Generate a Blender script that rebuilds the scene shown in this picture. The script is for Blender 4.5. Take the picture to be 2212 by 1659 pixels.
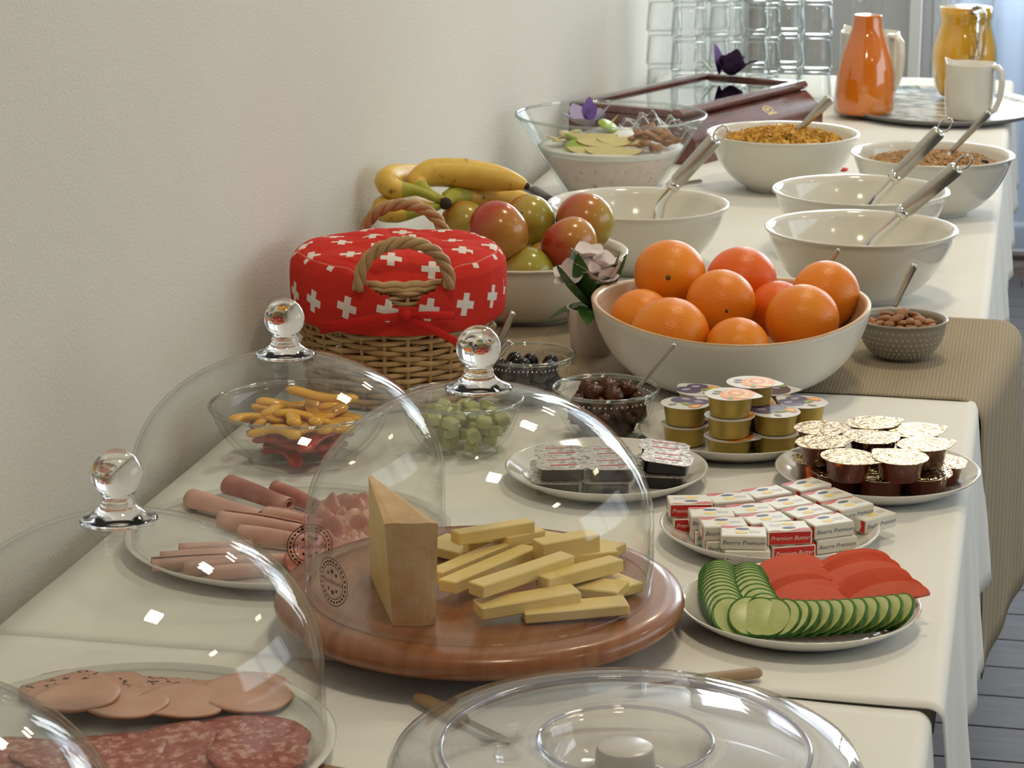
import bpy, math, random
from mathutils import Vector, Matrix
PI = math.pi
random.seed(7)
for o in list(bpy.data.objects):
    bpy.data.objects.remove(o, do_unlink=True)
SC = bpy.context.scene
COL = SC.collection
T = 0.75                                    # table top height

# ------------------------------------------------------------------ camera
cam_d = bpy.data.cameras.new('camera')
cam_d.sensor_fit = 'HORIZONTAL'; cam_d.sensor_width = 36.0; cam_d.lens = 84.63
cam_d.clip_start = 0.05; cam_d.clip_end = 60
cam_d.dof.use_dof = True; cam_d.dof.focus_distance = 2.2; cam_d.dof.aperture_fstop = 26
cam = bpy.data.objects.new('camera', cam_d); COL.objects.link(cam)
cam.location = (0, 0, T + 0.70)
cam.rotation_euler = (PI/2 - math.radians(14.6516), 0, math.radians(12.2197))
SC.camera = cam
# ------------------------------------------------------------------ view, world, lights
SC.view_settings.view_transform = 'Standard'; SC.view_settings.look = 'None'
SC.view_settings.exposure = -1.13; SC.view_settings.gamma = 1.0
SC.view_settings.use_curve_mapping = False
try:
    SC.cycles.transparent_max_bounces = 48; SC.cycles.max_bounces = 8
    SC.cycles.transmission_bounces = 8; SC.cycles.glossy_bounces = 4; SC.cycles.diffuse_bounces = 3
    SC.cycles.caustics_refractive = False; SC.cycles.caustics_reflective = False
except Exception:
    pass
wd = bpy.data.worlds.new('daylight'); SC.world = wd; wd.use_nodes = True
wd.node_tree.nodes['Background'].inputs[0].default_value = (0.72, 0.84, 1.0, 1)
wd.node_tree.nodes['Background'].inputs[1].default_value = 0.8
def area(name, loc, rot, sx, sy, power, col):
    d = bpy.data.lights.new(name, 'AREA'); d.shape = 'RECTANGLE'; d.size = sx; d.size_y = sy
    d.energy = power; d.color = col
    o = bpy.data.objects.new(name, d); COL.objects.link(o); o.location = loc; o.rotation_euler = rot
    return o
area('daylight_back_window', (0.35, 7.50, 1.72), (-PI/2, 0, 0), 2.5, 1.5, 300, (0.96, 0.98, 1.0))
area('daylight_door', (1.10, 7.50, 0.75), (-PI/2, 0, 0), 1.1, 1.4, 70, (0.92, 0.97, 1.0))
area('daylight_side_window', (3.62, 3.3, 1.6), (PI/2, 0, PI/2), 3.6, 1.4, 95, (0.90, 0.96, 1.0))
for i, (lx, ly) in enumerate(((-0.05, 1.3), (-0.05, 3.1), (-0.05, 4.9), (1.9, 1.2), (1.9, 3.6))):
    area('ceiling_lamp_light', (lx, ly, 2.60), (0, 0, 0), 0.22, 0.22, 19.5 if lx < 1 else 9, (1.0, 0.84, 0.60))

# ------------------------------------------------------------------ materials
MATS = {}
def mat(name, col=(.8, .8, .8), rough=.5, metal=0., spec=.5, trans=0., sss=0., sssr=(1, .4, .2), coat=0., ior=1.45):
    m = bpy.data.materials.new(name); m.use_nodes = True
    b = m.node_tree.nodes['Principled BSDF']
    b.inputs['Base Color'].default_value = (*col, 1); b.inputs['Roughness'].default_value = rough
    b.inputs['Metallic'].default_value = metal; b.inputs['Specular IOR Level'].default_value = spec
    b.inputs['Transmission Weight'].default_value = trans; b.inputs['IOR'].default_value = ior
    b.inputs['Coat Weight'].default_value = coat; b.inputs['Coat Roughness'].default_value = .08
    if sss:
        b.inputs['Subsurface Weight'].default_value = sss; b.inputs['Subsurface Radius'].default_value = sssr
        b.inputs['Subsurface Scale'].default_value = .01
    MATS[name] = m
    return m
def N(m, t, **kw):
    n = m.node_tree.nodes.new(t)
    for k, v in kw.items():
        if k in n.inputs: n.inputs[k].default_value = v
        else: setattr(n, k, v)
    return n
def L(m, a, b): m.node_tree.links.new(a, b)
def pb(m): return m.node_tree.nodes['Principled BSDF']
def coords(m, scale=(1, 1, 1), kind='Object'):
    tc = N(m, 'ShaderNodeTexCoord'); mp = N(m, 'ShaderNodeMapping'); mp.inputs['Scale'].default_value = scale
    L(m, tc.outputs[kind], mp.inputs['Vector']); return mp.outputs['Vector']
def ramp(m, fac, stops, interp='LINEAR'):
    r = N(m, 'ShaderNodeValToRGB'); r.color_ramp.interpolation = interp
    e = r.color_ramp.elements
    while len(e) < len(stops): e.new(.5)
    for i, (p, c) in enumerate(stops): e[i].position = p; e[i].color = (*c, 1)
    L(m, fac, r.inputs[0]); return r.outputs[0]
def noise(m, vec, scale, detail=3, rough=.5):
    n = N(m, 'ShaderNodeTexNoise'); n.inputs['Scale'].default_value = scale
    n.inputs['Detail'].default_value = detail; n.inputs['Roughness'].default_value = rough
    L(m, vec, n.inputs['Vector']); return n.outputs[0]
def bump(m, h, strength=.3, dist=.001):
    b = N(m, 'ShaderNodeBump'); b.inputs['Strength'].default_value = strength; b.inputs['Distance'].default_value = dist
    L(m, h, b.inputs['Height']); L(m, b.outputs[0], pb(m).inputs['Normal']); return b
def nmat(name, stops, scale, rough=.5, detail=4, vscale=(1, 1, 1), bs=0., bscale=None, bdist=.001, kind='Object', **kw):
    """principled material whose colour is a noise through a ramp, with optional noise bump"""
    m = mat(name, stops[0][1], rough, **kw); v = coords(m, vscale, kind)
    L(m, ramp(m, noise(m, v, scale, detail), stops), pb(m).inputs['Base Color'])
    if bs: bump(m, noise(m, v, bscale or scale * 4, 3), bs, bdist)
    return m
def clear(name, tint=(.97, .985, .975), edge=(.72, .80, .77), refl=.045, graz=.55, rough=.0, power=4.):
    """thin clear wall: straight-through light plus a reflection that grows towards grazing angles"""
    m = bpy.data.materials.new(name); m.use_nodes = True; nt = m.node_tree; nt.nodes.clear()
    out = nt.nodes.new('ShaderNodeOutputMaterial'); tr = nt.nodes.new('ShaderNodeBsdfTransparent')
    gl = nt.nodes.new('ShaderNodeBsdfGlossy'); gl.inputs['Roughness'].default_value = rough
    lw = nt.nodes.new('ShaderNodeLayerWeight'); lw.inputs['Blend'].default_value = .5
    pw = nt.nodes.new('ShaderNodeMath'); pw.operation = 'POWER'; pw.inputs[1].default_value = power
    L(m, lw.outputs['Facing'], pw.inputs[0])
    ma = nt.nodes.new('ShaderNodeMath'); ma.operation = 'MULTIPLY_ADD'; ma.inputs[1].default_value = graz; ma.inputs[2].default_value = refl
    L(m, pw.outputs[0], ma.inputs[0])
    mc = nt.nodes.new('ShaderNodeMix'); mc.data_type = 'RGBA'
    mc.inputs[6].default_value = (*tint, 1); mc.inputs[7].default_value = (*edge, 1); L(m, pw.outputs[0], mc.inputs[0])
    L(m, mc.outputs[2], tr.inputs['Color'])
    mx = nt.nodes.new('ShaderNodeMixShader'); L(m, ma.outputs[0], mx.inputs[0]); L(m, tr.outputs[0], mx.inputs[1]); L(m, gl.outputs[0], mx.inputs[2])
    L(m, mx.outputs[0], out.inputs[0]); MATS[name] = m
    return m

# setting
m_wall = mat('plaster', (.76, .74, .68), .85, spec=.2)
v = coords(m_wall); bump(m_wall, noise(m_wall, v, 260, 5, .65), .55, .0022)
L(m_wall, ramp(m_wall, noise(m_wall, v, 1.5, 2), [(.3, (.715, .695, .635)), (.7, (.755, .735, .675))]), pb(m_wall).inputs['Base Color'])
m_wallb = mat('plaster_back', (.55, .545, .53), .85, spec=.2)
m_ceil = mat('ceiling_paint', (.78, .75, .69), .9)
m_far = mat('front_wall_paint', (.52, .47, .40), .9)
m_white = mat('white_gloss_paint', (.86, .85, .80), .35)
m_plank = nmat('oak_laminate', [(.25, (.034, .027, .025)), (.55, (.066, .056, .054)), (.8, (.098, .088, .088))], 3.0, .45, 6, (1.2, 14, 1))
m_floorb = mat('subfloor', (.10, .07, .055), .7)
def cloth_mat(name, col, s=900, st=.15):
    m = mat(name, col, .85, spec=.15); v = coords(m)
    a = N(m, 'ShaderNodeTexWave'); a.inputs['Scale'].default_value = s; a.bands_direction = 'X'; L(m, v, a.inputs['Vector'])
    b = N(m, 'ShaderNodeTexWave'); b.inputs['Scale'].default_value = s; b.bands_direction = 'Y'; L(m, v, b.inputs['Vector'])
    ad = N(m, 'ShaderNodeMath', operation='ADD'); L(m, a.outputs['Fac'], ad.inputs[0]); L(m, b.outputs['Fac'], ad.inputs[1])
    bump(m, ad.outputs[0], st, .0004); return m
m_cloth = cloth_mat('white_tablecloth', (.88, .88, .84))
m_runner = mat('woven_runner', (.42, .335, .225), .9, spec=.1)
v = coords(m_runner)
w1 = N(m_runner, 'ShaderNodeTexWave', bands_direction='X'); w1.inputs['Scale'].default_value = 75; w1.inputs['Distortion'].default_value = .6; L(m_runner, v, w1.inputs['Vector'])
w2 = N(m_runner, 'ShaderNodeTexWave', bands_direction='Y'); w2.inputs['Scale'].default_value = 150; L(m_runner, v, w2.inputs['Vector'])
mu = N(m_runner, 'ShaderNodeMath', operation='MULTIPLY'); L(m_runner, w1.outputs['Fac'], mu.inputs[0]); L(m_runner, w2.outputs['Fac'], mu.inputs[1])
L(m_runner, ramp(m_runner, mu.outputs[0], [(.0, (.33, .265, .18)), (.5, (.50, .42, .30))]), pb(m_runner).inputs['Base Color'])
bump(m_runner, mu.outputs[0], .6, .001)
# glass and ceramics
g_dome = clear('dome_glass', (.985, .992, .988), (.90, .925, .915), .042, .60, 0, 6.0)
g_bowl = clear('bowl_glass', (.98, .99, .985), (.78, .85, .81), .032, .42, 0, 6.0)
g_car = clear('carafe_glass', (.988, .992, .99), (.80, .82, .80), .035, .45, 0, 6.0)
g_tumb = clear('tumbler_glass', (.982, .988, .984), (.42, .46, .43), .035, .65, 0, 3.2)
g_acr = clear('acrylic_cover', (.985, .985, .985), (.86, .86, .91), .07, .60, .03, 3.0)
g_ring = clear('moulded_plastic', (.90, .90, .95), (.55, .55, .66), .10, .5, .05, 2.0)
g_rim = clear('glass_rim', (.90, .94, .92), (.45, .52, .49), .16, .6, .02, 2.0)
g_pane = clear('window_pane', (.95, .97, .98), (.9, .93, .95), .03, .3)
m_glass = mat('solid_glass', (1, 1, 1), 0, trans=1., ior=1.44)
m_cer = mat('white_porcelain', (.80, .785, .73), .12, coat=.4)
m_cer2 = mat('white_stoneware', (.78, .755, .675), .12, coat=.4)
m_matte = mat('white_lacquer', (.76, .735, .67), .28)
m_bamboo = nmat('bamboo', [(.3, (.50, .32, .17)), (.7, (.68, .48, .29))], 6, .45, 3, (1, 1, 30), coat=.2)
m_bowlgrey = mat('taupe_dotted_glaze', (.33, .295, .235), .3)
m_dot = mat('pale_dots', (.50, .46, .385), .3)
m_steel = mat('brushed_steel', (.52, .50, .455), .30, 1.)
m_steel2 = mat('polished_steel', (.75, .74, .72), .1, 1.)
m_wood = nmat('acacia_wood', [(.25, (.22, .075, .028)), (.55, (.31, .120, .048)), (.8, (.37, .155, .066))], 5, .32, 5, (26, 2.5, 2.5), coat=.25)
m_dark = mat('black_foot', (.02, .02, .02), .6)
m_mahog = nmat('mahogany', [(.3, (.085, .022, .015)), (.7, (.17, .05, .035))], 6, .22, 4, (2, 14, 8), coat=.5)
m_gold = mat('gold_print', (.72, .50, .16), .35, .8)
m_hand = mat('pale_wood_handle', (.36, .235, .13), .5)
# food
m_cheese = nmat('pale_cheese', [(.3, (.86, .63, .21)), (.7, (.90, .70, .30))], 18, .42, 3, bs=.15, bscale=120)
m_rind = nmat('cheese_rind', [(.3, (.60, .34, .13)), (.55, (.72, .46, .22)), (.75, (.80, .66, .46))], 22, .6, 5, bs=.4, bscale=200)
m_orange = mat('orange_peel', (.90, .27, .015), .33, spec=.5)
v = coords(m_orange); bump(m_orange, noise(m_orange, v, 420, 2), .45, .0012)
L(m_orange, ramp(m_orange, noise(m_orange, v, 14, 2), [(.3, (.86, .22, .012)), (.7, (.93, .33, .02))]), pb(m_orange).inputs['Base Color'])
m_orange2 = mat('orange_peel_deep', (.85, .155, .012), .33, spec=.5)
v = coords(m_orange2); bump(m_orange2, noise(m_orange2, v, 420, 2), .45, .0012)
m_navel = mat('stem_scar', (.12, .10, .02), .7)
def apple_mat(name, a, b, c):
    m = mat(name, a, .22, coat=.25); v = coords(m)
    n1 = noise(m, v, 11, 3); s = N(m, 'ShaderNodeSeparateXYZ'); L(m, v, s.inputs[0])
    k = N(m, 'ShaderNodeMath', operation='MULTIPLY_ADD'); k.inputs[1].default_value = 9; L(m, s.outputs[0], k.inputs[0]); L(m, n1, k.inputs[2])
    L(m, ramp(m, k.outputs[0], [(.2, a), (.5, b), (.85, c)]), pb(m).inputs['Base Color']); return m
m_apr = apple_mat('red_apple', (.36, .015, .012), (.46, .05, .02), (.52, .25, .05))
m_apg = apple_mat('green_apple', (.50, .14, .04), (.48, .34, .06), (.36, .36, .05))
m_stem = mat('fruit_stem', (.09, .055, .025), .8)
m_ban = mat('banana_skin', (.78, .50, .075), .42)
v = coords(m_ban)
nb = ramp(m_ban, noise(m_ban, v, 60, 4), [(.30, (.22, .11, .03)), (.36, (.72, .45, .07)), (.7, (.80, .55, .10))])
L(m_ban, nb, pb(m_ban).inputs['Base Color'])
m_bangreen = mat('banana_neck', (.40, .40, .05), .5)
m_bantip = mat('banana_tip', (.035, .022, .012), .8)
m_cucf = nmat('cucumber_flesh', [(.3, (.52, .60, .20)), (.7, (.62, .68, .32))], 120, .3, 2)
m_cucs = nmat('cucumber_skin', [(.4, (.018, .085, .008)), (.6, (.06, .20, .02))], 90, .4, 2)
m_tom = nmat('tomato_flesh', [(.3, (.78, .070, .020)), (.7, (.84, .115, .040))], 60, .45, 3, coat=.0)
m_toms = mat('tomato_skin', (.56, .025, .010), .2, coat=.3)
m_mort = nmat('mortadella', [(.3, (.66, .36, .25)), (.7, (.72, .43, .32))], 40, .4, 3)
m_mortp = mat('peppered_mortadella', (.66, .36, .26), .4)
v = coords(m_mortp)
L(m_mortp, ramp(m_mortp, noise(m_mortp, v, 170, 2), [(.0, (.66, .36, .26)), (.60, (.66, .37, .27)), (.64, (.10, .055, .04))]), pb(m_mortp).inputs['Base Color'])
m_mrind = mat('mortadella_edge', (.56, .26, .14), .45)
m_sal = mat('salami', (.36, .08, .06), .38)
v = coords(m_sal)
L(m_sal, ramp(m_sal, noise(m_sal, v, 130, 4, .65), [(.35, (.30, .055, .04)), (.52, (.42, .11, .085)), (.62, (.66, .36, .30))]), pb(m_sal).inputs['Base Color'])
m_ham = nmat('cooked_ham', [(.3, (.74, .40, .32)), (.7, (.82, .52, .43))], 30, .35, 3)
m_hamd = nmat('smoked_ham', [(.3, (.52, .16, .13)), (.55, (.62, .25, .20)), (.75, (.74, .42, .36))], 40, .35, 4)
m_hame = mat('ham_edge', (.42, .07, .03), .4)
m_yel = mat('yellow_pepper', (.86, .44, .02), .22, coat=.3)
m_redp = mat('red_pepper', (.48, .03, .012), .22, coat=.3)
m_almond = nmat('almond_skin', [(.3, (.26, .105, .04)), (.7, (.42, .20, .085))], 70, .55, 3, (1, 4, 1))
m_olive = mat('black_olive', (.012, .010, .016), .14, coat=.4)
m_date = nmat('dried_fruit', [(.3, (.030, .008, .003)), (.7, (.13, .032, .008))], 60, .3, 3, bs=.9, bscale=90, bdist=.003)
m_grape = nmat('green_chunks', [(.3, (.34, .38, .13)), (.7, (.56, .57, .27))], 60, .35, 2)
m_flake = nmat('corn_flake', [(.3, (.74, .40, .07)), (.7, (.86, .56, .14))], 50, .6, 2)
m_gran = nmat('oat_granola', [(.3, (.34, .18, .08)), (.7, (.62, .40, .20))], 60, .8, 3)
m_raisin = mat('raisin', (.03, .012, .015), .4)
m_muesli = mat('birchermuesli', (.60, .47, .42), .6)
v = coords(m_muesli)
L(m_muesli, ramp(m_muesli, noise(m_muesli, v, 95, 4, .6), [(.30, (.30, .20, .18)), (.38, (.76, .60, .54)), (.62, (.80, .66, .60)), (.7, (.72, .54, .38))]), pb(m_muesli).inputs['Base Color'])
m_yog = mat('yogurt', (.76, .745, .67), .35)
m_yogw = mat('yogurt_film', (.84, .83, .80), .4)
m_yogg = mat('pale_yogurt', (.74, .74, .64), .3)
m_kiwi = nmat('kiwi', [(.3, (.30, .46, .05)), (.7, (.48, .62, .12))], 90, .35, 2)
m_apsl = mat('apple_flesh', (.80, .70, .34), .4)
m_apsk = mat('apple_slice_skin', (.42, .16, .04), .3)
m_juice1 = nmat('carrot_orange_juice', [(.3, (.88, .20, .004)), (.7, (.93, .26, .008))], 8, .12, 2, coat=.6)
m_juice2 = nmat('orange_juice', [(.3, (.92, .47, .012)), (.7, (.95, .55, .025))], 8, .12, 2, coat=.6)
m_honey = mat('amber_honey', (.20, .030, .004), .10, trans=.35, ior=1.42, coat=.4)
m_foil = mat('gold_foil_lid', (.80, .62, .38), .17, 1.)
v = coords(m_foil); bump(m_foil, noise(m_foil, v, 120, 3), 1., .005)
m_goldcup = mat('gold_cup', (.50, .36, .085), .38, .55)
m_lid = mat('lid_paper_white', (.72, .70, .66), .35)
m_silver = mat('silver_foil_print', (.70, .68, .64), .30, .6)
v = coords(m_silver); bump(m_silver, noise(m_silver, v, 140, 3), .6, .002)
L(m_silver, ramp(m_silver, noise(m_silver, v, 120, 4, .7), [(.36, (.22, .15, .12)), (.46, (.60, .56, .52)), (.7, (.80, .78, .74))]), pb(m_silver).inputs['Base Color'])
m_black = mat('black_plastic', (.012, .010, .010), .22)
p_red = mat('print_red', (.62, .025, .02), .35); p_blue = mat('print_blue', (.06, .08, .20), .4)
p_wht = mat('print_white', (.86, .84, .78), .4); p_yel = mat('print_yellow', (.86, .66, .20), .4)
p_org = mat('print_orange', (.85, .28, .04), .35); p_dko = mat('print_deep_orange', (.72, .15, .02), .35)
p_ylw = mat('print_warm_yellow', (.90, .55, .13), .35); p_pur = mat('print_plum', (.11, .075, .17), .3)
p_lil = mat('print_plum_light', (.42, .38, .50), .35); p_grn = mat('print_green', (.30, .40, .08), .4)
p_gry = mat('print_grey', (.42, .40, .38), .4); p_brw = mat('print_cherry', (.10, .04, .04), .35)
p_ink = mat('stamp_ink', (.03, .02, .02), .6)
m_carton = mat('butter_wrap', (.78, .76, .67), .32)
m_wick = nmat('wicker', [(.3, (.40, .225, .085)), (.7, (.64, .43, .21))], 40, .5, 3)
m_wick2 = nmat('wicker_handle', [(.3, (.36, .20, .085)), (.7, (.52, .33, .16))], 40, .5, 3)
m_ribbon = mat('red_ribbon', (.60, .022, .018), .8, spec=.2)
# red fabric printed with white crosses, staggered in the cloth's own UV (metres / 0.046)
m_red = mat('red_cross_cloth', (.62, .036, .024), .85, spec=.15)
uv = N(m_red, 'ShaderNodeUVMap'); uv.uv_map = 'UVMap'
sp = N(m_red, 'ShaderNodeSeparateXYZ'); L(m_red, uv.outputs[0], sp.inputs[0])
def M2(op, a, b=None, m=m_red):
    n = N(m, 'ShaderNodeMath', operation=op)
    for i, x in enumerate((a, b)):
        if x is None: continue
        if isinstance(x, (int, float)): n.inputs[i].default_value = x
        else: L(m, x, n.inputs[i])
    return n.outputs[0]
row = M2('FLOOR', sp.outputs[1]); odd = M2('MULTIPLY', M2('MODULO', M2('ADD', row, 100.), 2.), .5)
fu = M2('SUBTRACT', M2('FRACT', M2('ADD', sp.outputs[0], odd)), .5); fv = M2('SUBTRACT', M2('FRACT', sp.outputs[1]), .5)
au = M2('ABSOLUTE', M2('ADD', M2('MULTIPLY', fu, .96), M2('MULTIPLY', fv, .2))); av = M2('ABSOLUTE', M2('SUBTRACT', M2('MULTIPLY', fv, .96), M2('MULTIPLY', fu, .2)))
bar1 = M2('MULTIPLY', M2('LESS_THAN', au, .085), M2('LESS_THAN', av, .25)); bar2 = M2('MULTIPLY', M2('LESS_THAN', av, .085), M2('LESS_THAN', au, .25))
cr = M2('MAXIMUM', bar1, bar2)
L(m_red, ramp(m_red, cr, [(.45, (.62, .036, .024)), (.55, (.80, .74, .68))]), pb(m_red).inputs['Base Color'])
bump(m_red, noise(m_red, coords(m_red), 45, 3), .35, .004)
m_leaf = nmat('leaf_green', [(.3, (.02, .075, .012)), (.7, (.055, .16, .03))], 30, .35, 2)
m_petal = nmat('pink_petal', [(.3, (.88, .76, .78)), (.7, (.93, .88, .88))], 60, .6, 2)
m_soil = mat('dark_soil', (.012, .010, .009), .6)
m_pot = mat('white_pot', (.72, .69, .64), .5)
m_pansy = nmat('dark_pansy', [(.3, (.018, .006, .03)), (.7, (.06, .018, .09))], 60, .6, 2)
m_pansyl = mat('violet_petal', (.22, .13, .42), .6); m_lilac = mat('lilac_petal', (.46, .40, .60), .6)
m_tray = mat('floral_tray', (.80, .77, .70), .22, coat=.3)
v = coords(m_tray, (1, 1.6, 1))
c1 = ramp(m_tray, noise(m_tray, v, 17, 3), [(.0, (.82, .79, .72)), (.50, (.80, .77, .70)), (.54, (.16, .20, .14)), (.62, (.34, .40, .37))])
c2 = ramp(m_tray, noise(m_tray, v, 31, 2), [(.0, (1, 1, 1)), (.54, (1, 1, 1)), (.58, (.40, .55, .68)), (.68, (.62, .58, .44))])
mxr = N(m_tray, 'ShaderNodeMix', data_type='RGBA', blend_type='MULTIPLY'); mxr.inputs[0].default_value = 1
L(m_tray, c1, mxr.inputs[6]); L(m_tray, c2, mxr.inputs[7]); L(m_tray, mxr.outputs[2], pb(m_tray).inputs['Base Color'])
m_trayrim = mat('tray_edge', (.34, .33, .33), .35)
m_chair = mat('dark_grey_upholstery', (.055, .056, .05), .9); m_blue = mat('pale_blue_fabric', (.36, .50, .60), .9)
m_curt = bpy.data.materials.new('sheer_curtain'); m_curt.use_nodes = True
nt = m_curt.node_tree; nt.nodes.clear()
_o = nt.nodes.new('ShaderNodeOutputMaterial'); _t = nt.nodes.new('ShaderNodeBsdfTranslucent'); _d = nt.nodes.new('ShaderNodeBsdfDiffuse'); _p = nt.nodes.new('ShaderNodeBsdfTransparent')
_t.inputs[0].default_value = (.42, .50, .62, 1); _d.inputs[0].default_value = (.66, .76, .92, 1)
_m = nt.nodes.new('ShaderNodeMixShader'); _m.inputs[0].default_value = .35; nt.links.new(_t.outputs[0], _m.inputs[1]); nt.links.new(_d.outputs[0], _m.inputs[2])
_m2 = nt.nodes.new('ShaderNodeMixShader'); _m2.inputs[0].default_value = .22; nt.links.new(_m.outputs[0], _m2.inputs[1]); nt.links.new(_p.outputs[0], _m2.inputs[2]); nt.links.new(_m2.outputs[0], _o.inputs[0])

# ------------------------------------------------------------------ geometry helpers: (verts, faces) pairs
def lathe(prof, n=48, sx=1., sy=1., jit=None):
    V, F, rings = [], [], []
    for r, z in prof:
        if r < 1e-6: rings.append([len(V)]); V.append((0, 0, z))
        else:
            k = len(V); rings.append(list(range(k, k + n)))
            for i in range(n):
                a = 2 * PI * i / n; V.append((r * sx * math.cos(a), r * sy * math.sin(a), z))
    for A, B in zip(rings, rings[1:]):
        if len(A) == 1 and len(B) == 1: continue
        for i in range(n):
            j = (i + 1) % n
            if len(A) == 1: F.append((A[0], B[j], B[i]))
            elif len(B) == 1: F.append((A[i], A[j], B[0]))
            else: F.append((A[i], A[j], B[j], B[i]))
    return V, F
def tube(pts, rad, n=10, cap=True, flat=1., ref=None):
    pts = [Vector(p) for p in pts]
    if not isinstance(rad, (list, tuple)): rad = [rad] * len(pts)
    V, F = [], []; up = Vector((0, 0, 1)); prev = None
    for i, p in enumerate(pts):
        t = (pts[min(i + 1, len(pts) - 1)] - pts[max(i - 1, 0)]).normalized()
        if prev is None:
            a = ref if ref else (up if abs(t.dot(up)) < .95 else Vector((1, 0, 0))); x = t.cross(a).normalized()
        else:
            x = (prev - t * prev.dot(t)).normalized()
        prev = x; y = t.cross(x)
        for k in range(n):
            a = 2 * PI * k / n; V.append(tuple(p + (x * math.cos(a) + y * math.sin(a) * flat) * rad[i]))
    for i in range(len(pts) - 1):
        for k in range(n):
            j = (k + 1) % n; F.append((i * n + k, i * n + j, (i + 1) * n + j, (i + 1) * n + k))
    if cap:
        F.append(tuple(range(n))[::-1]); F.append(tuple((len(pts) - 1) * n + k for k in range(n)))
    return V, F
def box(sx, sy, sz, c=(0, 0, 0), bev=0.):
    x, y, z = sx / 2, sy / 2, sz / 2
    if bev <= 0:
        V = [(a * x + c[0], b * y + c[1], d * z + c[2]) for a in (-1, 1) for b in (-1, 1) for d in (-1, 1)]
        return V, [(0, 1, 3, 2), (4, 6, 7, 5), (0, 4, 5, 1), (2, 3, 7, 6), (0, 2, 6, 4), (1, 5, 7, 3)]
    b = bev; V, F = [], []
    for zz, i in ((-z, b), (-z + b, 0), (z - b, 0), (z, b)):          # chamfered block as four rings of eight
        X, Y = x - i, y - i
        ring = [(X - b + (b if i else 0), -Y), (X, -Y + b - (b if i else 0)), (X, Y - b + (b if i else 0)), (X - b + (b if i else 0), Y),
                (-X + b - (b if i else 0), Y), (-X, Y - b + (b if i else 0)), (-X, -Y + b - (b if i else 0)), (-X + b - (b if i else 0), -Y)]
        V += [(px + c[0], py + c[1], zz + c[2]) for px, py in ring]
    for r in range(3):
        for k in range(8):
            j = (k + 1) % 8; F.append((r * 8 + k, r * 8 + j, r * 8 + 8 + j, r * 8 + 8 + k))
    F.append(tuple(range(8))[::-1]); F.append(tuple(range(24, 32)))
    return V, F
def prism(poly, z0, z1):
    n = len(poly); V = [(x, y, z0) for x, y in poly] + [(x, y, z1) for x, y in poly]
    F = [tuple(range(n))[::-1], tuple(range(n, 2 * n))] + [(i, (i + 1) % n, n + (i + 1) % n, n + i) for i in range(n)]
    return V, F
def disc(rx, ry, cx=0, cy=0, n=24, a0=0): return [(cx + rx * math.cos(2 * PI * i / n + a0), cy + ry * math.sin(2 * PI * i / n + a0)) for i in range(n)]
def join(*parts):
    V, F = [], []
    for v, f in parts:
        k = len(V); V += v; F += [tuple(i + k for i in q) for q in f]
    return V, F
def xf(vf, M): return [tuple(M @ Vector(p)) for p in vf[0]], vf[1]
def TR(x=0, y=0, z=0): return Matrix.Translation((x, y, z))
def RX(a): return Matrix.Rotation(a, 4, 'X')
def RY(a): return Matrix.Rotation(a, 4, 'Y')
def RZ(a): return Matrix.Rotation(a, 4, 'Z')
def SM(x, y, z): return Matrix.Diagonal((x, y, z, 1))
def blob(rx, ry, rz, n=14, m=9):
    return lathe([(0, -rz)] + [(math.cos(-PI/2 + PI * i / m) * rx, math.sin(-PI/2 + PI * i / m) * rz) for i in range(1, m)] + [(0, rz)], n, 1, ry / rx)
def mesh(vf, m, smooth=True, name='mesh', angle=None):
    me = bpy.data.meshes.new(name); me.from_pydata([tuple(v) for v in vf[0]], [], vf[1]); me.update()
    for mm in (m if isinstance(m, (list, tuple)) else [m]): me.materials.append(mm)
    if smooth:
        me.polygons.foreach_set('use_smooth', [True] * len(me.polygons))
        if angle is not None:
            try: me.set_sharp_from_angle(angle=math.radians(angle))
            except Exception: pass
    return me
def mmesh(groups, smooth=False, angle=None):
    """groups: list of (vf, material): one mesh with several material slots"""
    V, F, mi, ms = [], [], [], []
    for vf, m in groups:
        if m not in ms: ms.append(m)
        k = len(V); V += vf[0]; F += [tuple(i + k for i in q) for q in vf[1]]; mi += [ms.index(m)] * len(vf[1])
    me = mesh((V, F), ms, smooth, angle=angle); me.polygons.foreach_set('material_index', mi); return me
def thing(name, label, cat, loc=(0, 0, 0), rz=0, group=None, rot=None):
    o = bpy.data.objects.new(name, None); COL.objects.link(o); o.empty_display_size = .02
    o.location = loc; o.rotation_euler = rot if rot else (0, 0, rz); o['label'] = label; o['category'] = cat
    if group: o['group'] = group
    return o
def part(name, me, parent, loc=(0, 0, 0), rot=(0, 0, 0), label=None, kind=None):
    o = bpy.data.objects.new(name, me); COL.objects.link(o); o.parent = parent; o.location = loc; o.rotation_euler = rot
    if label: o['label'] = label
    if kind: o['kind'] = kind
    return o
def solo(name, me, label, cat, loc=(0, 0, 0), rot=(0, 0, 0), group=None, kind=None):
    o = bpy.data.objects.new(name, me); COL.objects.link(o); o.location = loc; o.rotation_euler = rot
    o['label'] = label; o['category'] = cat
    if group: o['group'] = group
    if kind: o['kind'] = kind
    return o
def struct(name, me, loc=(0, 0, 0), label=None):
    o = bpy.data.objects.new(name, me); COL.objects.link(o); o.location = loc; o['kind'] = 'structure'
    if label: o['label'] = label
    return o
_txt = {}
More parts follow.
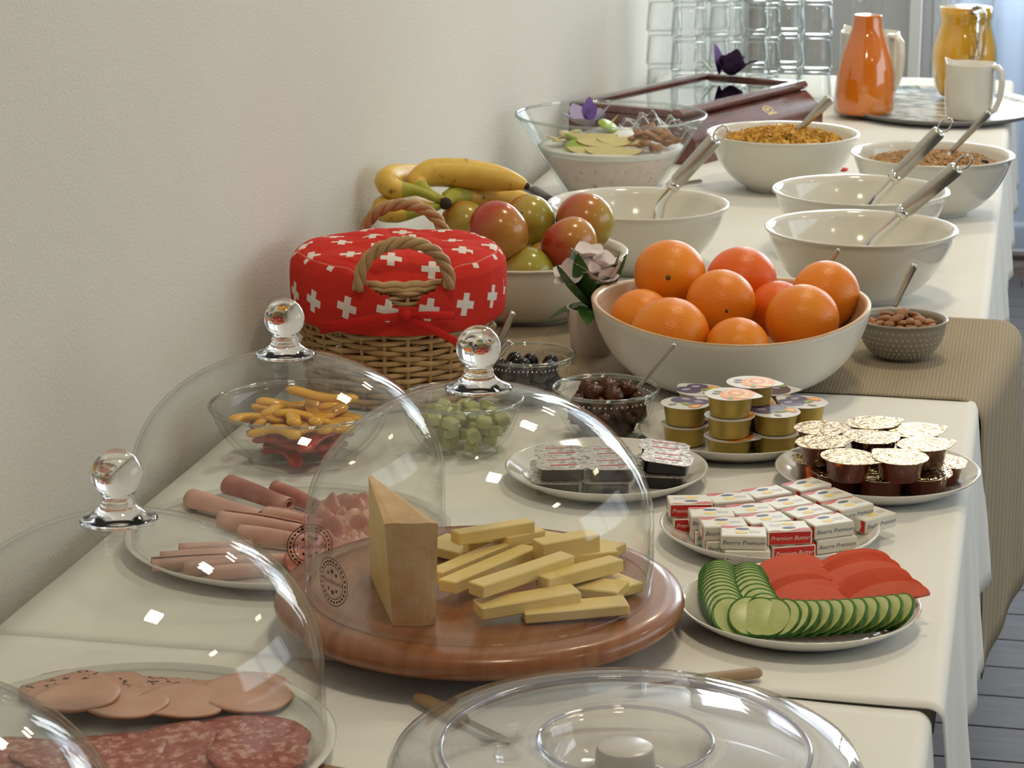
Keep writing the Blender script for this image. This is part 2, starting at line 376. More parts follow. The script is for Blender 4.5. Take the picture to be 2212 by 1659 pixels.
def text(body, size, shear=0.):
    """flat lettering outline as (verts, faces), centred on the origin"""
    key = (body, size, shear)
    if key not in _txt:
        c = bpy.data.curves.new('lettering', 'FONT'); c.body = body; c.size = size; c.shear = shear; c.resolution_u = 2
        c.align_x = 'CENTER'; c.align_y = 'CENTER'
        o = bpy.data.objects.new('lettering', c); COL.objects.link(o); bpy.context.view_layer.update()
        me = bpy.data.meshes.new_from_object(o)
        vf = ([tuple(q.co) for q in me.vertices], [tuple(p.vertices) for p in me.polygons])
        bpy.data.objects.remove(o); bpy.data.meshes.remove(me); _txt[key] = vf
    return _txt[key]

# ================================================================== SETTING
XW = -0.835; YB = 7.2; XR = 3.4; YF = -2.4; ZC = 2.65
struct('wall_left', mesh(box(.12, YB - YF + .3, ZC, (XW - .06, (YB + YF) / 2, ZC / 2)), m_wall, False))
struct('floor', mesh(box(XR - XW + .3, YB - YF + .3, .04, ((XR + XW) / 2, (YB + YF) / 2, -.032)), m_floorb, False))
floor_o = bpy.data.objects['floor']
pl = mesh(box(1.196, .126, .012, (0, 0, -.006), .001), m_plank, False)
for r in range(36):
    for c in range(3):
        o = part('plank', pl, floor_o, (-.55 + c * 1.2 - (r * .43) % 1.2 + .6, 2.3 + r * .13, 0))
struct('ceiling', mesh(box(XR - XW + .3, YB - YF + .3, .1, ((XR + XW) / 2, (YB + YF) / 2, ZC + .05)), m_ceil, False))
struct('wall_front', mesh(box(XR - XW + .3, .12, ZC, ((XR + XW) / 2, YF - .06, ZC / 2)), m_far, False))
struct('wall_right', mesh(join(box(.12, YB - YF, .85, (XR + .06, (YB + YF) / 2, .425)), box(.12, YB - YF, ZC - 2.3, (XR + .06, (YB + YF) / 2, (ZC + 2.3) / 2)),
    box(.12, 3.8, 1.45, (XR + .06, YF + 1.9, 1.575)), box(.12, 1.9, 1.45, (XR + .06, YB - .95, 1.575))), m_ceil, False))
def window(name, x0, x1, y, z0, z1, mull, along='x'):
    """frame bars as children around each pane"""
    root = bpy.data.objects.new(name, None); COL.objects.link(root); root['kind'] = 'structure'; root['label'] = 'white framed window'
    def B(a0, a1, c0, c1, th=.07):
        if along == 'x': return box(a1 - a0, th, c1 - c0, ((a0 + a1) / 2, y, (c0 + c1) / 2), .004)
        return box(th, a1 - a0, c1 - c0, (y, (a0 + a1) / 2, (c0 + c1) / 2), .004)
    bars = [(x0, x0 + .06, z0, z1), (x1 - .06, x1, z0, z1), (x0 + .06, x1 - .06, z0, z0 + .07), (x0 + .06, x1 - .06, z1 - .06, z1)]
    bars += [(q - .03, q + .03, z0 + .07, z1 - .06) for q in mull]
    for q in bars: part('window_frame', mesh(B(*q), m_white, False), root)
    xs = [x0 + .06] + [a for q in mull for a in (q - .03, q + .03)] + [x1 - .06]
    for a, b in zip(xs[::2], xs[1::2]): part('pane', mesh(B(a, b, z0 + .07, z1 - .06, .006), g_pane, False), root)
window('window_1', XW, -.42, YB + .06, .95, 2.35, [])
window('window_2', 1.4, 5.3, XR + .06, .85, 2.3, [2.7, 4.0], 'y')
window('door_1', -.30, 1.5, YB + .06, .02, 2.35, [.62])
struct('wall_back', mesh(join(box(-.42 - XW, .12, .95, ((XW - .42) / 2, YB + .06, .475)), box(.12, .12, 2.35, (-.36, YB + .06, 1.175)),
    box(XR - XW + .2, .12, ZC - 2.35, ((XW + XR) / 2, YB + .06, (ZC + 2.35) / 2)), box(XR - 1.5, .12, 2.35, ((XR + 1.5) / 2, YB + .06, 1.175))), m_wallb, False))
struct('trim_1', mesh(box(.035, .03, 1.2, (-.345, YB - .016, .6), .003), m_white, False), label='white vertical pipe on the back wall')
cv, cf = [], []
NX = 60
for i in range(NX + 1):
    x = -.25 + .66 * i / NX
    for z in (.04, .8, 1.6, 2.28): cv.append((x, YB - .06 + .016 * math.sin(i * .55) + .006 * math.sin(i * .17), z))
for i in range(NX):
    for k in range(3): cf.append((i * 4 + k, i * 4 + 4 + k, i * 4 + 5 + k, i * 4 + 1 + k))
solo('sheer_curtain', mesh((cv, cf), m_curt), 'pale blue sheer curtain over the glass door behind the pitcher', 'curtain')
solo('terrace_ground', mesh(box(12, 8, .1, (1, 11.6, -.2)), mat('terrace_stone', (.45, .47, .5), .9), False), 'pale terrace seen dimly through the curtain', 'ground', kind='structure')

# tables under the cloths
def table(label, y0, y1, x0, x1, z):
    t = thing('buffet_table', label, 'table', ((x0 + x1) / 2, (y0 + y1) / 2, 0))
    part('table_top', mesh(box(x1 - x0, y1 - y0, .03, (0, 0, z - .016), .003), m_white, False), t)
    lg = mesh(box(.05, .05, z - .035, (0, 0, (z - .035) / 2), .004), m_white, False)
    for a in (-1, 1):
        for b in (-1, 1): part('leg', lg, t, (a * (x1 - x0 - .12) / 2, b * (y1 - y0 - .12) / 2, 0))
table('long buffet table hidden under the white tablecloth', 1.76, 5.44, -.81, -.048, T - .004)
table('near end table under the plain white cloth in front', .62, 1.745, -.81, -.075, T - .013)
def cloth(name, label, y0, y1, x0, xe, z, drop, mt, ny, flare=.015, fold=.006, cat='tablecloth', freq=9., rad=.012, hem=None, sag=None, edge=None, fade=False):
    V, F = [], []
    prof = [(x0, z)] + [(x0 + (xe - rad - x0) * k / 24, z) for k in range(1, 25)]
    for k in range(1, 7): a = PI / 2 * k / 6; prof.append((xe - rad + rad * math.sin(a), z - rad + rad * math.cos(a)))
    nt_ = len(prof); nd = 12
    for k in range(1, nd + 1): prof.append((xe, z - rad - drop * k / nd))
    for j in range(ny + 1):
        y = y0 + (y1 - y0) * j / ny
        for i, (x, zz) in enumerate(prof):
            d = max(0, i - nt_ + 1) / nd
            fx = flare * d + fold * d * (math.sin(y * freq * 2.1 + 1) + .6 * math.sin(y * freq * 5.3)) if d > 0 else 0
            wz = .0006 * math.sin(y * 31 + x * 9) * math.sin(x * 23 + y * 3) if d == 0 and i < 24 else 0
            dz = (hem(y) * d if hem else 0) + (sag(x) if sag else 0)
            if j == 0 and fade and x < -.30: dz -= .0013
            ex = (edge(y) * max(0, (x - x0) / (xe - x0)) ** 3) if edge else 0
            V.append((x + fx + ex, y, zz + wz + dz))
    n = len(prof)
    for j in range(ny):
        for i in range(n - 1): F.append((j * n + i, j * n + i + 1, (j + 1) * n + i + 1, (j + 1) * n + i))
    me = mesh((V, F), mt)
    o = solo(name, me, label, cat)
    s = o.modifiers.new('thickness', 'SOLIDIFY'); s.thickness = .0012; s.offset = 1
    return o
cloth('tablecloth', 'white tablecloth over the long buffet table, hanging at the right edge', 1.735, 5.46, -.815, -.041, T - .0015, .20, m_cloth, 220, fade=True)
cloth('tablecloth', 'plain white cloth on the near table end under the clear round cover', .60, 1.7335, -.815, -.050, T - .0016, .40, m_cloth, 60, flare=.03, fold=.008, sag=lambda x: -.0025 * max(0, min(1, (x + .32) / .2)) ** 2)
rn = cloth('table_runner', 'beige woven table runner across the table, hanging over the right edge', 2.648, 3.058, -.80, -.012, T + .0012, .30, m_runner, 40, flare=.012, fold=.004, cat='table runner', freq=6, rad=.030, edge=lambda y: -.024 + .040 * max(0, min(1, (y - 2.648) / .34)) ** .8)

# ================================================================== PLATES, DOMES
plate_prof = [(0, .0020), (.066, .0005), (.069, 0), (.073, .0012), (.088, .0085), (.0995, .0165), (.1008, .0182), (.0995, .0190), (.0975, .0180), (.088, .0115), (.078, .0070), (.070, .0062), (0, .0060)]
plate_me = mesh(lathe(plate_prof, 72), m_cer)
def plate(x, y, label): return solo('dinner_plate', plate_me, label, 'plate', (x, y, T), group='small white plates')
sp_prof = [(0, 0), (.118, 0), (.122, .001), (.139, .0085), (.1485, .0150), (.1495, .0165), (.1480, .0172), (.139, .0125), (.134, .0085), (.128, .0072), (0, .0068)]
sp_me = mesh(lathe(sp_prof, 96), m_cer)
def dome_profile(R=.142, th=.0028, zs=.055, b=.1125):
    out = [(0, zs + b)]
    for k in range(1, 25):
        a = PI / 2 * k / 24; out.append((R * math.sin(a), zs + b * math.cos(a)))
    out += [(R + .0003, zs * .5), (R + .0008, .003), (R + .0004, 0), (R - th, 0), (R - th, .004), (R - th, zs * .5)]
    for k in range(24, 0, -1):
        a = PI / 2 * k / 24; out.append(((R - th) * math.sin(a), zs + (b - th) * math.cos(a)))
    out.append((0, zs + b - th)); return out
dome_me = mesh(lathe(dome_profile(), 96), g_dome)
kb = [(0, .2312)] + [(.0180 * math.sin(a), .2132 + .0180 * math.cos(a)) for a in [PI * k / 16 for k in range(1, 13)]]
kb += [(.0112, .1985), (.0108, .1965), (.0122, .1950), (.0118, .1925), (.0150, .1880), (.0205, .1840), (.0250, .1822), (.0275, .1806), (.0265, .1799), (.020, .1806), (.012, .1812), (0, .1814)]
kb = [(r, z - .0135) for r, z in kb][::-1]
knob_me = mesh(lathe(kb, 48), m_glass)
def stamp_mesh(R=.1436):
    """maker's stamp: rings, lettering and little stars wrapped on the glass wall; u = arc, v = height"""
    g = []
    def ring(r0, r1, n=40):
        V = [(r * math.cos(2 * PI * i / n), r * math.sin(2 * PI * i / n), 0) for r in (r0, r1) for i in range(n)]
        return V, [(i, (i + 1) % n, n + (i + 1) % n, n + i) for i in range(n)]
    g += [ring(.0190, .0197), ring(.0136, .0143)]
    g.append(text('Handmade', .0066))
    for sgn in (1, -1):
        for cx, r in ((0, .0030), (.0055, .0022), (-.0055, .0022)):
            st = [((r if i % 2 == 0 else r * .45) * math.cos(PI * i / 5 + PI/2) + cx, (r if i % 2 == 0 else r * .45) * math.sin(PI * i / 5 + PI/2) + sgn * (.0085 if cx == 0 else .0065)) for i in range(10)]
            g.append(([(a, b, 0) for a, b in st], [tuple(range(10))]))
    for i in range(26):
        a = 2 * PI * i / 26
        c = Vector((math.cos(a), math.sin(a), 0)) * .0166
        g.append(xf(box(.0016, .0022, 0, (0, 0, 0)), TR(*c) @ RZ(a)))
    V, F = join(*g)
    return mesh(([(R * math.sin(u / R), -R * math.cos(u / R), v) for u, v, _ in V], F), p_ink, False)
stamp_me = stamp_mesh()
def dome(x, y, z, label, stamp=None):
    t = thing('glass_dome', label, 'glass cover', (x, y, z), 0, 'glass domes with ball knobs')
    part('bell', dome_me, t); part('knob', knob_me, t, label='solid glass ball knob')
    if stamp is not None: part('stamp_print', stamp_me, t, (0, 0, .033), (0, 0, stamp), label='round dark Handmade stamp on the glass')
    return t
dome(-.421, 1.818, T + .0425, 'glass dome with ball knob over the cheese on the round wooden board', math.radians(12.9 - 53))
dome(-.610, 1.514, T + .0148, 'glass dome covering the salami and sausage plate at the left front')
dome(-.640, 1.998, T + .0148, 'glass dome covering the ham plate by the wall, rearmost of the domes', math.radians(17.5 + 7))
dome(-.632, 1.189, T + .0148, 'glass dome cut off by the lower left corner of the picture')
for x, y, lb in ((-.610, 1.514, 'round white plate under the left glass dome holding salami and sausage'), (-.640, 1.998, 'round white plate under the rear glass dome holding rolled ham'), (-.632, 1.189, 'round white plate under the dome at the lower left corner')):
    solo('serving_plate', sp_me, lb, 'plate', (x, y, T), group='wide white serving plates')
# cheese board
cb = thing('cheese_board', 'round brown wooden turntable board under the cheese', 'board', (-.421, 1.818, T))
part('board', mesh(lathe([(0, .020), (.150, .020), (.160, .0215), (.1665, .0265), (.1680, .0315), (.1660, .0375), (.1600, .0412), (.152, .042), (.135, .0415), (0, .0415)], 96), m_wood), cb)
part('foot', mesh(lathe([(0, 0), (.100, 0), (.103, .003), (.103, .0195), (0, .0195)], 64), m_dark, angle=40), cb, label='dark turntable foot')
# wedge of cheese
wb, wt = T + .0418, T + .128
fl, fr, tip = Vector((-.466, 1.712, 0)), Vector((-.434, 1.722, 0)), Vector((-.515, 1.822, 0))
ctr = (fl + fr + tip) / 3
nf = 6
arc = []
for k in range(nf + 1):
    q = fl.lerp(fr, k / nf); arc.append(q + (fl - tip + fr - tip).normalized() * .004 * math.sin(PI * k / nf))
base = arc + [tip + Vector((.003, .001, 0)), tip]
V = [(q.x - ctr.x, q.y - ctr.y, 0) for q in base] + [((q.x - ctr.x) + (-.004 + .008 * i / nf if i <= nf else 0), (q.y - ctr.y) - (.006 if i <= nf else 0), wt - wb - (.0015 if i in (0, nf) else 0)) for i, q in enumerate(base)]
n = len(base)
F = [tuple(range(n))[::-1], tuple(range(n, 2 * n))] + [(i, (i + 1) % n, n + (i + 1) % n, n + i) for i in range(n)]
me = mesh((V, F), [m_rind, m_cheese], False)
for p in me.polygons:
    i = p.index; p.material_index = 0 if (i == 1 or i == 0 or 2 <= i < 2 + nf) else 1
wg = thing('cheese_wedge', 'tall wedge of hard cheese with brown rind standing on the board', 'cheese', (ctr.x, ctr.y, wb))
part('wedge_body', me, wg)
# cheese sticks
STICKS = [(-.3305, 1.7599, .049, .364, .0831), (-.3672, 1.753, .055, .554, .0829), (-.3763, 1.7769, .069, .979, .1025), (-.3355, 1.8071, .063, .874, .0782), (-.4114, 1.813, .059, 1.124, .110), (-.4319, 1.8277, .058, 1.071, .0838), (-.419, 1.8607, .075, .786, .075), (-.3563, 1.8578, .067, .652, .0532), (-.402, 1.882, .065, .898, .0414), (-.3377, 1.8662, .057, .47, .0442), (-.3192, 1.8034, .052, -.228, .0428), (-.4587, 1.8877, .049, -.468, .046), (-.3596, 1.9168, .049, -.344, .0828), (-.4295, 1.8769, .057, .563, .0352), (-.3196, 1.8326, .049, -.677, .062)]
ST_L = ['cheese stick lying lowest at the front right of the pile', 'thick cheese stick at the very front of the pile, on the board', 'long cheese stick across the middle of the pile, on top', 'cheese stick at the right of the pile with a notch in its edge', 'long cheese stick pointing at the wedge, left of the pile centre', 'cheese stick ending right beside the wedge rind', 'topmost cheese stick at the back of the pile', 'thick upright-cut cheese stick at the back right of the pile', 'short cheese stick under the topmost one', 'cheese stick at the right rear below the thick one', 'flat cheese slab at the right edge of the pile', 'flat cheese slab at the left rear beside the wedge', 'flat cheese slab at the rear of the board', 'small cheese stick tucked under the rear of the pile', 'flat cheese slice nearest the right wall of the dome']
WID = [.026, .022, .017, .018, .018, .016, .014, .020, .022, .016, .026, .034, .030, .014, .030]
for (x, y, z, a, l), lb, wdt in zip(STICKS, ST_L, WID):
    hgt = .0105 if wdt < .024 else .0085
    if lb.startswith('thick upright'): hgt = .018
    solo('cheese_stick', mesh(box(l, wdt, hgt, (0, 0, 0), .0009), m_cheese, False), lb, 'cheese', (x, y, T + z - .0005), (random.uniform(-.06, .06), random.uniform(-.05, .05), a), 'sliced cheese sticks under the dome')

# ---- cold cuts
def slice_mesh(r, m_face, m_edge, th=.0018, seed=0, wav=.0010):
    rd = random.Random(seed); ph = rd.random() * 6; n = 40; e = 1 + rd.uniform(-.04, .04)
    gr = []
    def R_(a): return r * (1 + .02 * math.sin(3 * a + ph) + .012 * math.sin(7 * a))
    def zf(a, q): return wav * q * q * math.sin(2 * a + ph)
    rings = [0, .5, .85, 1.0]
    V, F, mi = [], [], []
    for s, base in ((1, th), (-1, 0)):
        V.append((0, 0, base))
        for q in rings[1:]:
            for i in range(n):
                a = 2 * PI * i / n; V.append((R_(a) * q * e * math.cos(a), R_(a) * q * math.sin(a), base + zf(a, q)))
    h = 1 + 3 * n
    for s in (0, h):
        for i in range(n):
            j = (i + 1) % n; t_ = (s, s + 1 + i, s + 1 + j); F.append(t_ if s == 0 else t_[::-1]); mi.append(0)
            for k in range(2):
                q = (s + 1 + k * n + i, s + 1 + (k + 1) * n + i, s + 1 + (k + 1) * n + j, s + 1 + k * n + j); F.append(q if s == 0 else q[::-1]); mi.append(0)
    for i in range(n):
        j = (i + 1) % n; F.append((1 + 2 * n + i, h + 1 + 2 * n + i, h + 1 + 2 * n + j, 1 + 2 * n + j)); mi.append(1)
    me = mesh((V, F), [m_face, m_edge]); me.polygons.foreach_set('material_index', mi); return me
MF = [(-.5548, 1.6172), (-.5961, 1.5855), (-.6346, 1.5712), (-.673, 1.5719)]
MBk = [(-.6937, 1.6046), (-.668, 1.6165), (-.6364, 1.6296), (-.6099, 1.6338)]
mfl = ['rightmost plain pink sausage slice under the left dome', 'second plain pink sausage slice from the right under the left dome', 'third plain pink sausage slice from the right under the left dome', 'leftmost plain pink sausage slice, lying on top, under the left dome']
for i, (x, y) in enumerate(MBk):
    solo('sausage_slice', slice_mesh(.034, m_mortp, m_mrind, .0018, i + 20), ['leftmost', 'second from left', 'third from left', 'rightmost'][i] + ' pepper-flecked sausage slice at the back of the left dome plate', 'cold cuts', (x, y - .004, T + .0078 + .0016 * (3 - i)), (.03, .03, i), 'sausage slices')
for i, (x, y) in enumerate(MF):
    solo('sausage_slice', slice_mesh(.033 if i != 0 else .035, m_mort, m_mrind, .0018, i), mfl[i], 'cold cuts', (x, y, T + .0145 + .0018 * i), (.05, .04, i * 1.3), 'sausage slices')
SAL = [(-.5256, 1.5568), (-.556, 1.5445), (-.5844, 1.5215), (-.6165, 1.5034), (-.5136, 1.5169), (-.5325, 1.4985), (-.568, 1.4821), (-.6016, 1.4668), (-.6513, 1.4876), (-.6801, 1.4781), (-.6319, 1.4443), (-.682, 1.4462)]
for i, (x, y) in enumerate(SAL):
    solo('salami_slice', slice_mesh(.036, m_sal, m_sal, .0018, 40 + i, .0022), 'marbled red salami slice in the overlapping pile under the left dome', 'cold cuts', (x + .002, y - .004, T + .0085 + .0012 * (i % 5)), (random.uniform(-.1, .1), random.uniform(-.1, .1), i), 'salami slices')
def roll_mesh(l, r, m, edge, turns=1.8, taper=.7):
    V, F = [], []; n = 40; k = 10
    for j in range(k + 1):
        t = j / k
        for i in range(n + 1):
            a = 2 * PI * turns * i / n; q = r * (.45 + .55 * i / n) * (1 - (1 - taper) * t) * (1 + .07 * math.sin(5 * t + a))
            V.append((l * (t - .5), q * math.cos(a), q * math.sin(a) * .85))
    for j in range(k):
        for i in range(n):
            b = j * (n + 1) + i; F.append((b, b + 1, b + n + 2, b + n + 1))
    me = mesh((V, F), m); return me
HAM = [((-.7305, 2.0964), (-.6552, 2.0478), .0125), ((-.6893, 2.112), (-.640, 2.075), .0115), ((-.7575, 2.0641), (-.6751, 2.0247), .0125), ((-.6705, 2.0195), (-.6262, 2.0116), .0105), ((-.7084, 2.0073), (-.6265, 1.9925), .013), ((-.6785, 1.9736), (-.608, 1.9647), .012),
       ((-.7301, 1.8837), (-.6654, 1.9154), .0085), ((-.7284, 1.9016), (-.6675, 1.9359), .008), ((-.6986, 1.8775), (-.6405, 1.9108), .009), ((-.6733, 1.8701), (-.6247, 1.8979), .009), ((-.6627, 1.9004), (-.6096, 1.9277), .009), ((-.7206, 1.9273), (-.6628, 1.9584), .008)]
hl = ['dark smoked ham roll at the back left of the ham plate', 'dark smoked ham roll at the back of the ham plate', 'long pale ham roll at the left rear of the ham plate', 'short pale ham roll with an open end on the ham plate', 'thick pale ham roll across the middle of the ham plate', 'pale ham roll right behind the dome stamp']
for i, (a, b, r) in enumerate(HAM):
    dx, dy = b[0] - a[0], b[1] - a[1]
    lb = hl[i] if i < 6 else 'slim pale ham roll at the front of the ham plate'
    o = solo('ham_roll', roll_mesh(math.hypot(dx, dy), r, m_hamd if i < 2 else m_ham, m_hame), lb, 'cold cuts', ((a[0] + b[0]) / 2, (a[1] + b[1]) / 2, T + .0078 + r * .88 + (.006 if i in (3, 0) else 0)), (random.random() * 3, 0, math.atan2(dy, dx)), 'rolled ham slices')
    s = o.modifiers.new('thickness', 'SOLIDIFY'); s.thickness = .0011
def folded(seed, sx, sy, amp, m):
    rd = random.Random(seed); p = [rd.random() * 6 for _ in range(6)]; V, F = [], []; n = 26
    for j in range(n + 1):
        for i in range(n + 1):
            u, v = i / n - .5, j / n - .5
            k = max(0, 1 - (2 * math.hypot(u, v)) ** 2 * .5)
            z = amp * k * (.55 + .45 * math.sin(u * 17 + p[0] + 2 * math.sin(v * 6 + p[1])) * math.cos(v * 5 + p[2]) + .25 * math.sin(u * 31 + v * 12 + p[3]))
            V.append((sx * u * (1 + .12 * math.sin(v * 7 + p[4])), sy * v * (1 + .15 * math.sin(u * 6 + p[5])), max(0.0, z)))
    for j in range(n):
        for i in range(n): b = j * (n + 1) + i; F.append((b, b + 1, b + n + 2, b + n + 1))
    return mesh((V, F), m)
for i, (x, y, a) in enumerate(((-.600, 2.075, .3), (-.560, 2.045, -.4), (-.590, 2.005, .7), (-.548, 1.985, .1), (-.585, 1.945, -.5))):
    o = solo('ham_slice', folded(i, .085, .075, .022, m_hamd if i % 2 == 0 else m_ham), ['crumpled ham slice at the back right of the ham plate', 'crumpled pale ham slice at the far right of the ham plate', 'crumpled ham slice in the middle right of the ham plate', 'crumpled pale ham slice seen left of the cheese wedge', 'crumpled ham slice at the front right of the ham plate'][i], 'cold cuts', (x, y, T + .0085), (0, 0, a), 'crumpled ham')
    s = o.modifiers.new('thickness', 'SOLIDIFY'); s.thickness = .001

# ---- clear cover at the front, on a base with wooden grips
cl = thing('cake_base', 'white round dish under the clear plastic cover', 'dish', (-.243, 1.480, T - .0025))
part('dish', mesh(lathe([(0, 0), (.14, 0), (.150, .004), (.156, .008), (.154, .009), (.14, .005), (0, .004)], 72), m_cer), cl)
gm = mesh(tube([(-.03, 0, 0), (-.027, 0, 0), (.02, 0, 0), (.03, 0, 0)], [.004, .0062, .0068, .005], 10, True, .7), m_hand)
bm_ = mesh(prism([(.03, -.004), (.075, -.005), (.085, 0), (.075, .004), (.03, .003)], -.0008, .0008), m_steel2, False)
for x, y, a, lb in ((-.209, 1.748, PI - 2.6, 'small knife with a wooden handle just behind the clear cover'), (-.410, 1.640, 2.45, 'small wooden handled knife at the left behind the clear cover'), (-.440, 1.505, 2.9, 'small wooden handled knife left of the clear cover')):
    t = thing('cheese_knife', lb, 'knife', (x, y, T + .0065), a + PI); part('handle', gm, t); part('blade', bm_, t)
cv_ = thing('clear_cover', 'large clear plastic cake cover with a sunken knob at the front edge', 'cover', (-.243, 1.480, T + .0030))
th = .0026
top = [(.1610, 0), (.1615, .028), (.1600, .040), (.1560, .0485), (.1490, .0530), (.1360, .0552), (.1270, .0555), (.1235, .0540), (.1205, .0550), (.105, .0570), (.075, .0590), (.0600, .0596), (.0565, .0580), (.0545, .0500), (.0510, .0340), (.046, .0300), (.022, .0300)]
inn = [(max(r - th * (1 if z < .045 else .4), .0195), z - (0 if z < .001 else th * (.3 if z < .045 else 1))) for r, z in top]
part('cover_shell', mesh(lathe(top + inn[::-1] + [top[0]], 120), g_acr), cv_)
for rr_, zz_ in ((.1235, .0552), (.0585, .0592)): part('moulded_ring', mesh(tube([(rr_ * math.cos(2 * PI * i / 96), rr_ * math.sin(2 * PI * i / 96), zz_) for i in range(97)], .0014, 8, False), g_ring), cv_)
part('knob', mesh(lathe([(0, .0310), (.0215, .0310), (.0205, .040), (.0195, .052), (.0185, .0545), (.016, .0555), (0, .0550)], 40), mat('frosted_plastic', (.82, .80, .78), .25, trans=.35), angle=40), cv_, label='round white knob in the recess')

# ================================================================== SMALL PLATES AND THEIR FOOD
plate(-.167, 1.900, 'white plate of sliced cucumber and tomato at the front right')
plate(-.214, 2.104, 'white plate holding wrapped butter portions')
plate(-.130, 2.307, 'white plate holding amber honey cups near the table edge')
plate(-.286, 2.422, 'white plate holding gold jam cups in front of the orange bowl')
plate(-.393, 2.258, 'white plate of black chocolate spread packs, half behind the glass dome')
# cucumber
cs = lathe([(0, 0), (.0163, 0), (.0180, .0006), (.0180, .0026), (.0163, .0032), (0, .0032)], 26)
cme = mesh(cs, [m_cucf, m_cucs], True, angle=30)
cme.polygons.foreach_set('material_index', [1 if 26 <= p.index < 104 else 0 for p in cme.polygons])
def cuc(x, y, z, tilt, az, lb, gr):
    solo('cucumber_slice', cme, lb, 'cucumber', (x, y + .014, T + z - .001), (Matrix.Rotation(az, 4, 'Z') @ Matrix.Rotation(tilt, 4, 'Y')).to_euler(), gr)
ORD = ['first', 'second', 'third', 'fourth', 'fifth', 'sixth', 'seventh', 'eighth', 'ninth', 'tenth', 'eleventh', 'twelfth', 'thirteenth', 'fourteenth']
for k in range(13):
    t = k / 12; cuc(-.2400 + .012 * t + .010 * t ** 3, 1.932 - .092 * t, .0170 + .003 * math.sin(PI * t), -.80, PI/2 + .12 + .5 * t ** 3, ORD[k] + ' cucumber slice from the back in the outer left row', 'cucumber outer left row')
for k in range(10):
    t = k / 9; cuc(-.2150 + .012 * t + .012 * t ** 3, 1.931 - .074 * t, .0170 + .003 * math.sin(PI * t), -.80, PI/2 + .15 + .5 * t ** 3, ORD[k] + ' cucumber slice from the back in the inner row beside the tomato', 'cucumber inner left row')
for k in range(14):
    t = k / 13; cuc(-.203 + .118 * t, 1.838 + .034 * t - .014 * math.sin(PI * t), .0195 + .002 * math.sin(PI * t * .8), -.80, .62 + 1.15 * max(0, 1 - k / 4.5), ORD[k] + ' cucumber slice from the left in the front row', 'cucumber front row')
# tomato: half-moon slices leaning on one another
def moon(rx, ry, th, n=16):
    pts = [(rx * math.cos(PI * i / n), ry * math.sin(PI * i / n)) for i in range(n + 1)]
    vf = prism(pts, 0, th); me = mesh(vf, [m_tom, m_toms], False)
    me.polygons.foreach_set('material_index', [0 if i < 2 or i == len(vf[1]) - 1 else 1 for i in range(len(vf[1]))]); return me
tmm = moon(.031, .016, .0050); tmm2 = moon(.036, .018, .0052)
rd = random.Random(77)
for k in range(9):
    t = k / 8
    solo('tomato_slice', tmm, ORD[k] + ' tomato slice from the back in the left fan next to the cucumber', 'tomato', (-.184 + .032 * t + rd.uniform(-.002, .002), 1.961 - .088 * t, T + .0210 - .005 * t), (.80 + rd.uniform(-.15, .15), -.16, .36 + rd.uniform(-.10, .10) - .12 * t), 'left tomato fan')
for k in range(9):
    t = k / 8
    solo('tomato_slice', tmm2, ORD[k] + ' tomato slice from the back in the right fan near the plate rim', 'tomato', (-.130 + .034 * t + rd.uniform(-.002, .002), 1.968 - .068 * t, T + .0240 - .003 * t), (.80 + rd.uniform(-.15, .15), -.18, .38 + rd.uniform(-.10, .10)), 'right tomato fan')
# butter packs
bl, bw, bh = .0405, .0285, .0134
carton_me = mesh(box(bl, bw, bh, (0, 0, bh / 2), .0011), m_carton, False)
def flat(poly, z): return ([(x, y, z) for x, y in poly], [tuple(range(len(poly)))])
e = .00012
def onside(vf, sgn, z=bh / 2):         # lay a flat (u,v) print on the long side facing -y (sgn -1) or +y
    M = (TR(0, -bw/2 - e, z) @ RX(PI/2)) if sgn < 0 else (TR(0, bw/2 + e, z) @ RZ(PI) @ RX(PI/2))
    return xf(vf, M)
def onend(vf, sgn, z=bh / 2):
    return xf(vf, TR(sgn * (bl/2 + e), 0, z) @ RZ(PI/2 if sgn > 0 else -PI/2) @ RX(PI/2))
wave = [(-bl/2 + .001, bw/2 - .001), (-bl/2 + .001, bw/2 - .0065)] + [(-bl/2 + .001 + (bl - .002) * i / 8, bw/2 - .0062 - .0022 * math.sin(i * 1.1) + .006 * (i / 8)) for i in range(1, 8)] + [(bl/2 - .001, bw/2 - .001)]
pg = [(flat(wave[::-1], bh + e), p_red),
      (flat(disc(.0060, .0040, -.002, -.005, 16), bh + e), p_yel),
      (flat(disc(.0062, .0026, -.001, .0052, 16), bh + 2 * e), p_blue),
      (xf(text('PREMIUM', .0026), TR(.010, -.001, bh + e)), p_blue), (xf(text('BUTTER', .0026), TR(.010, -.0045, bh + e)), p_blue),
      (onside(text('Beurre Premium', .0056, .3), -1), p_blue),
      (onside(flat([(-bl/2 + .0015, -bh/2 + .0012), (bl/2 - .0015, -bh/2 + .0012), (bl/2 - .0015, bh/2 - .0012), (-bl/2 + .0015, bh/2 - .0012)], 0), 1), p_red),
      (onside(xf(text('Premium Butter', .0054, .3), TR(0, 0, e)), 1), p_wht)]
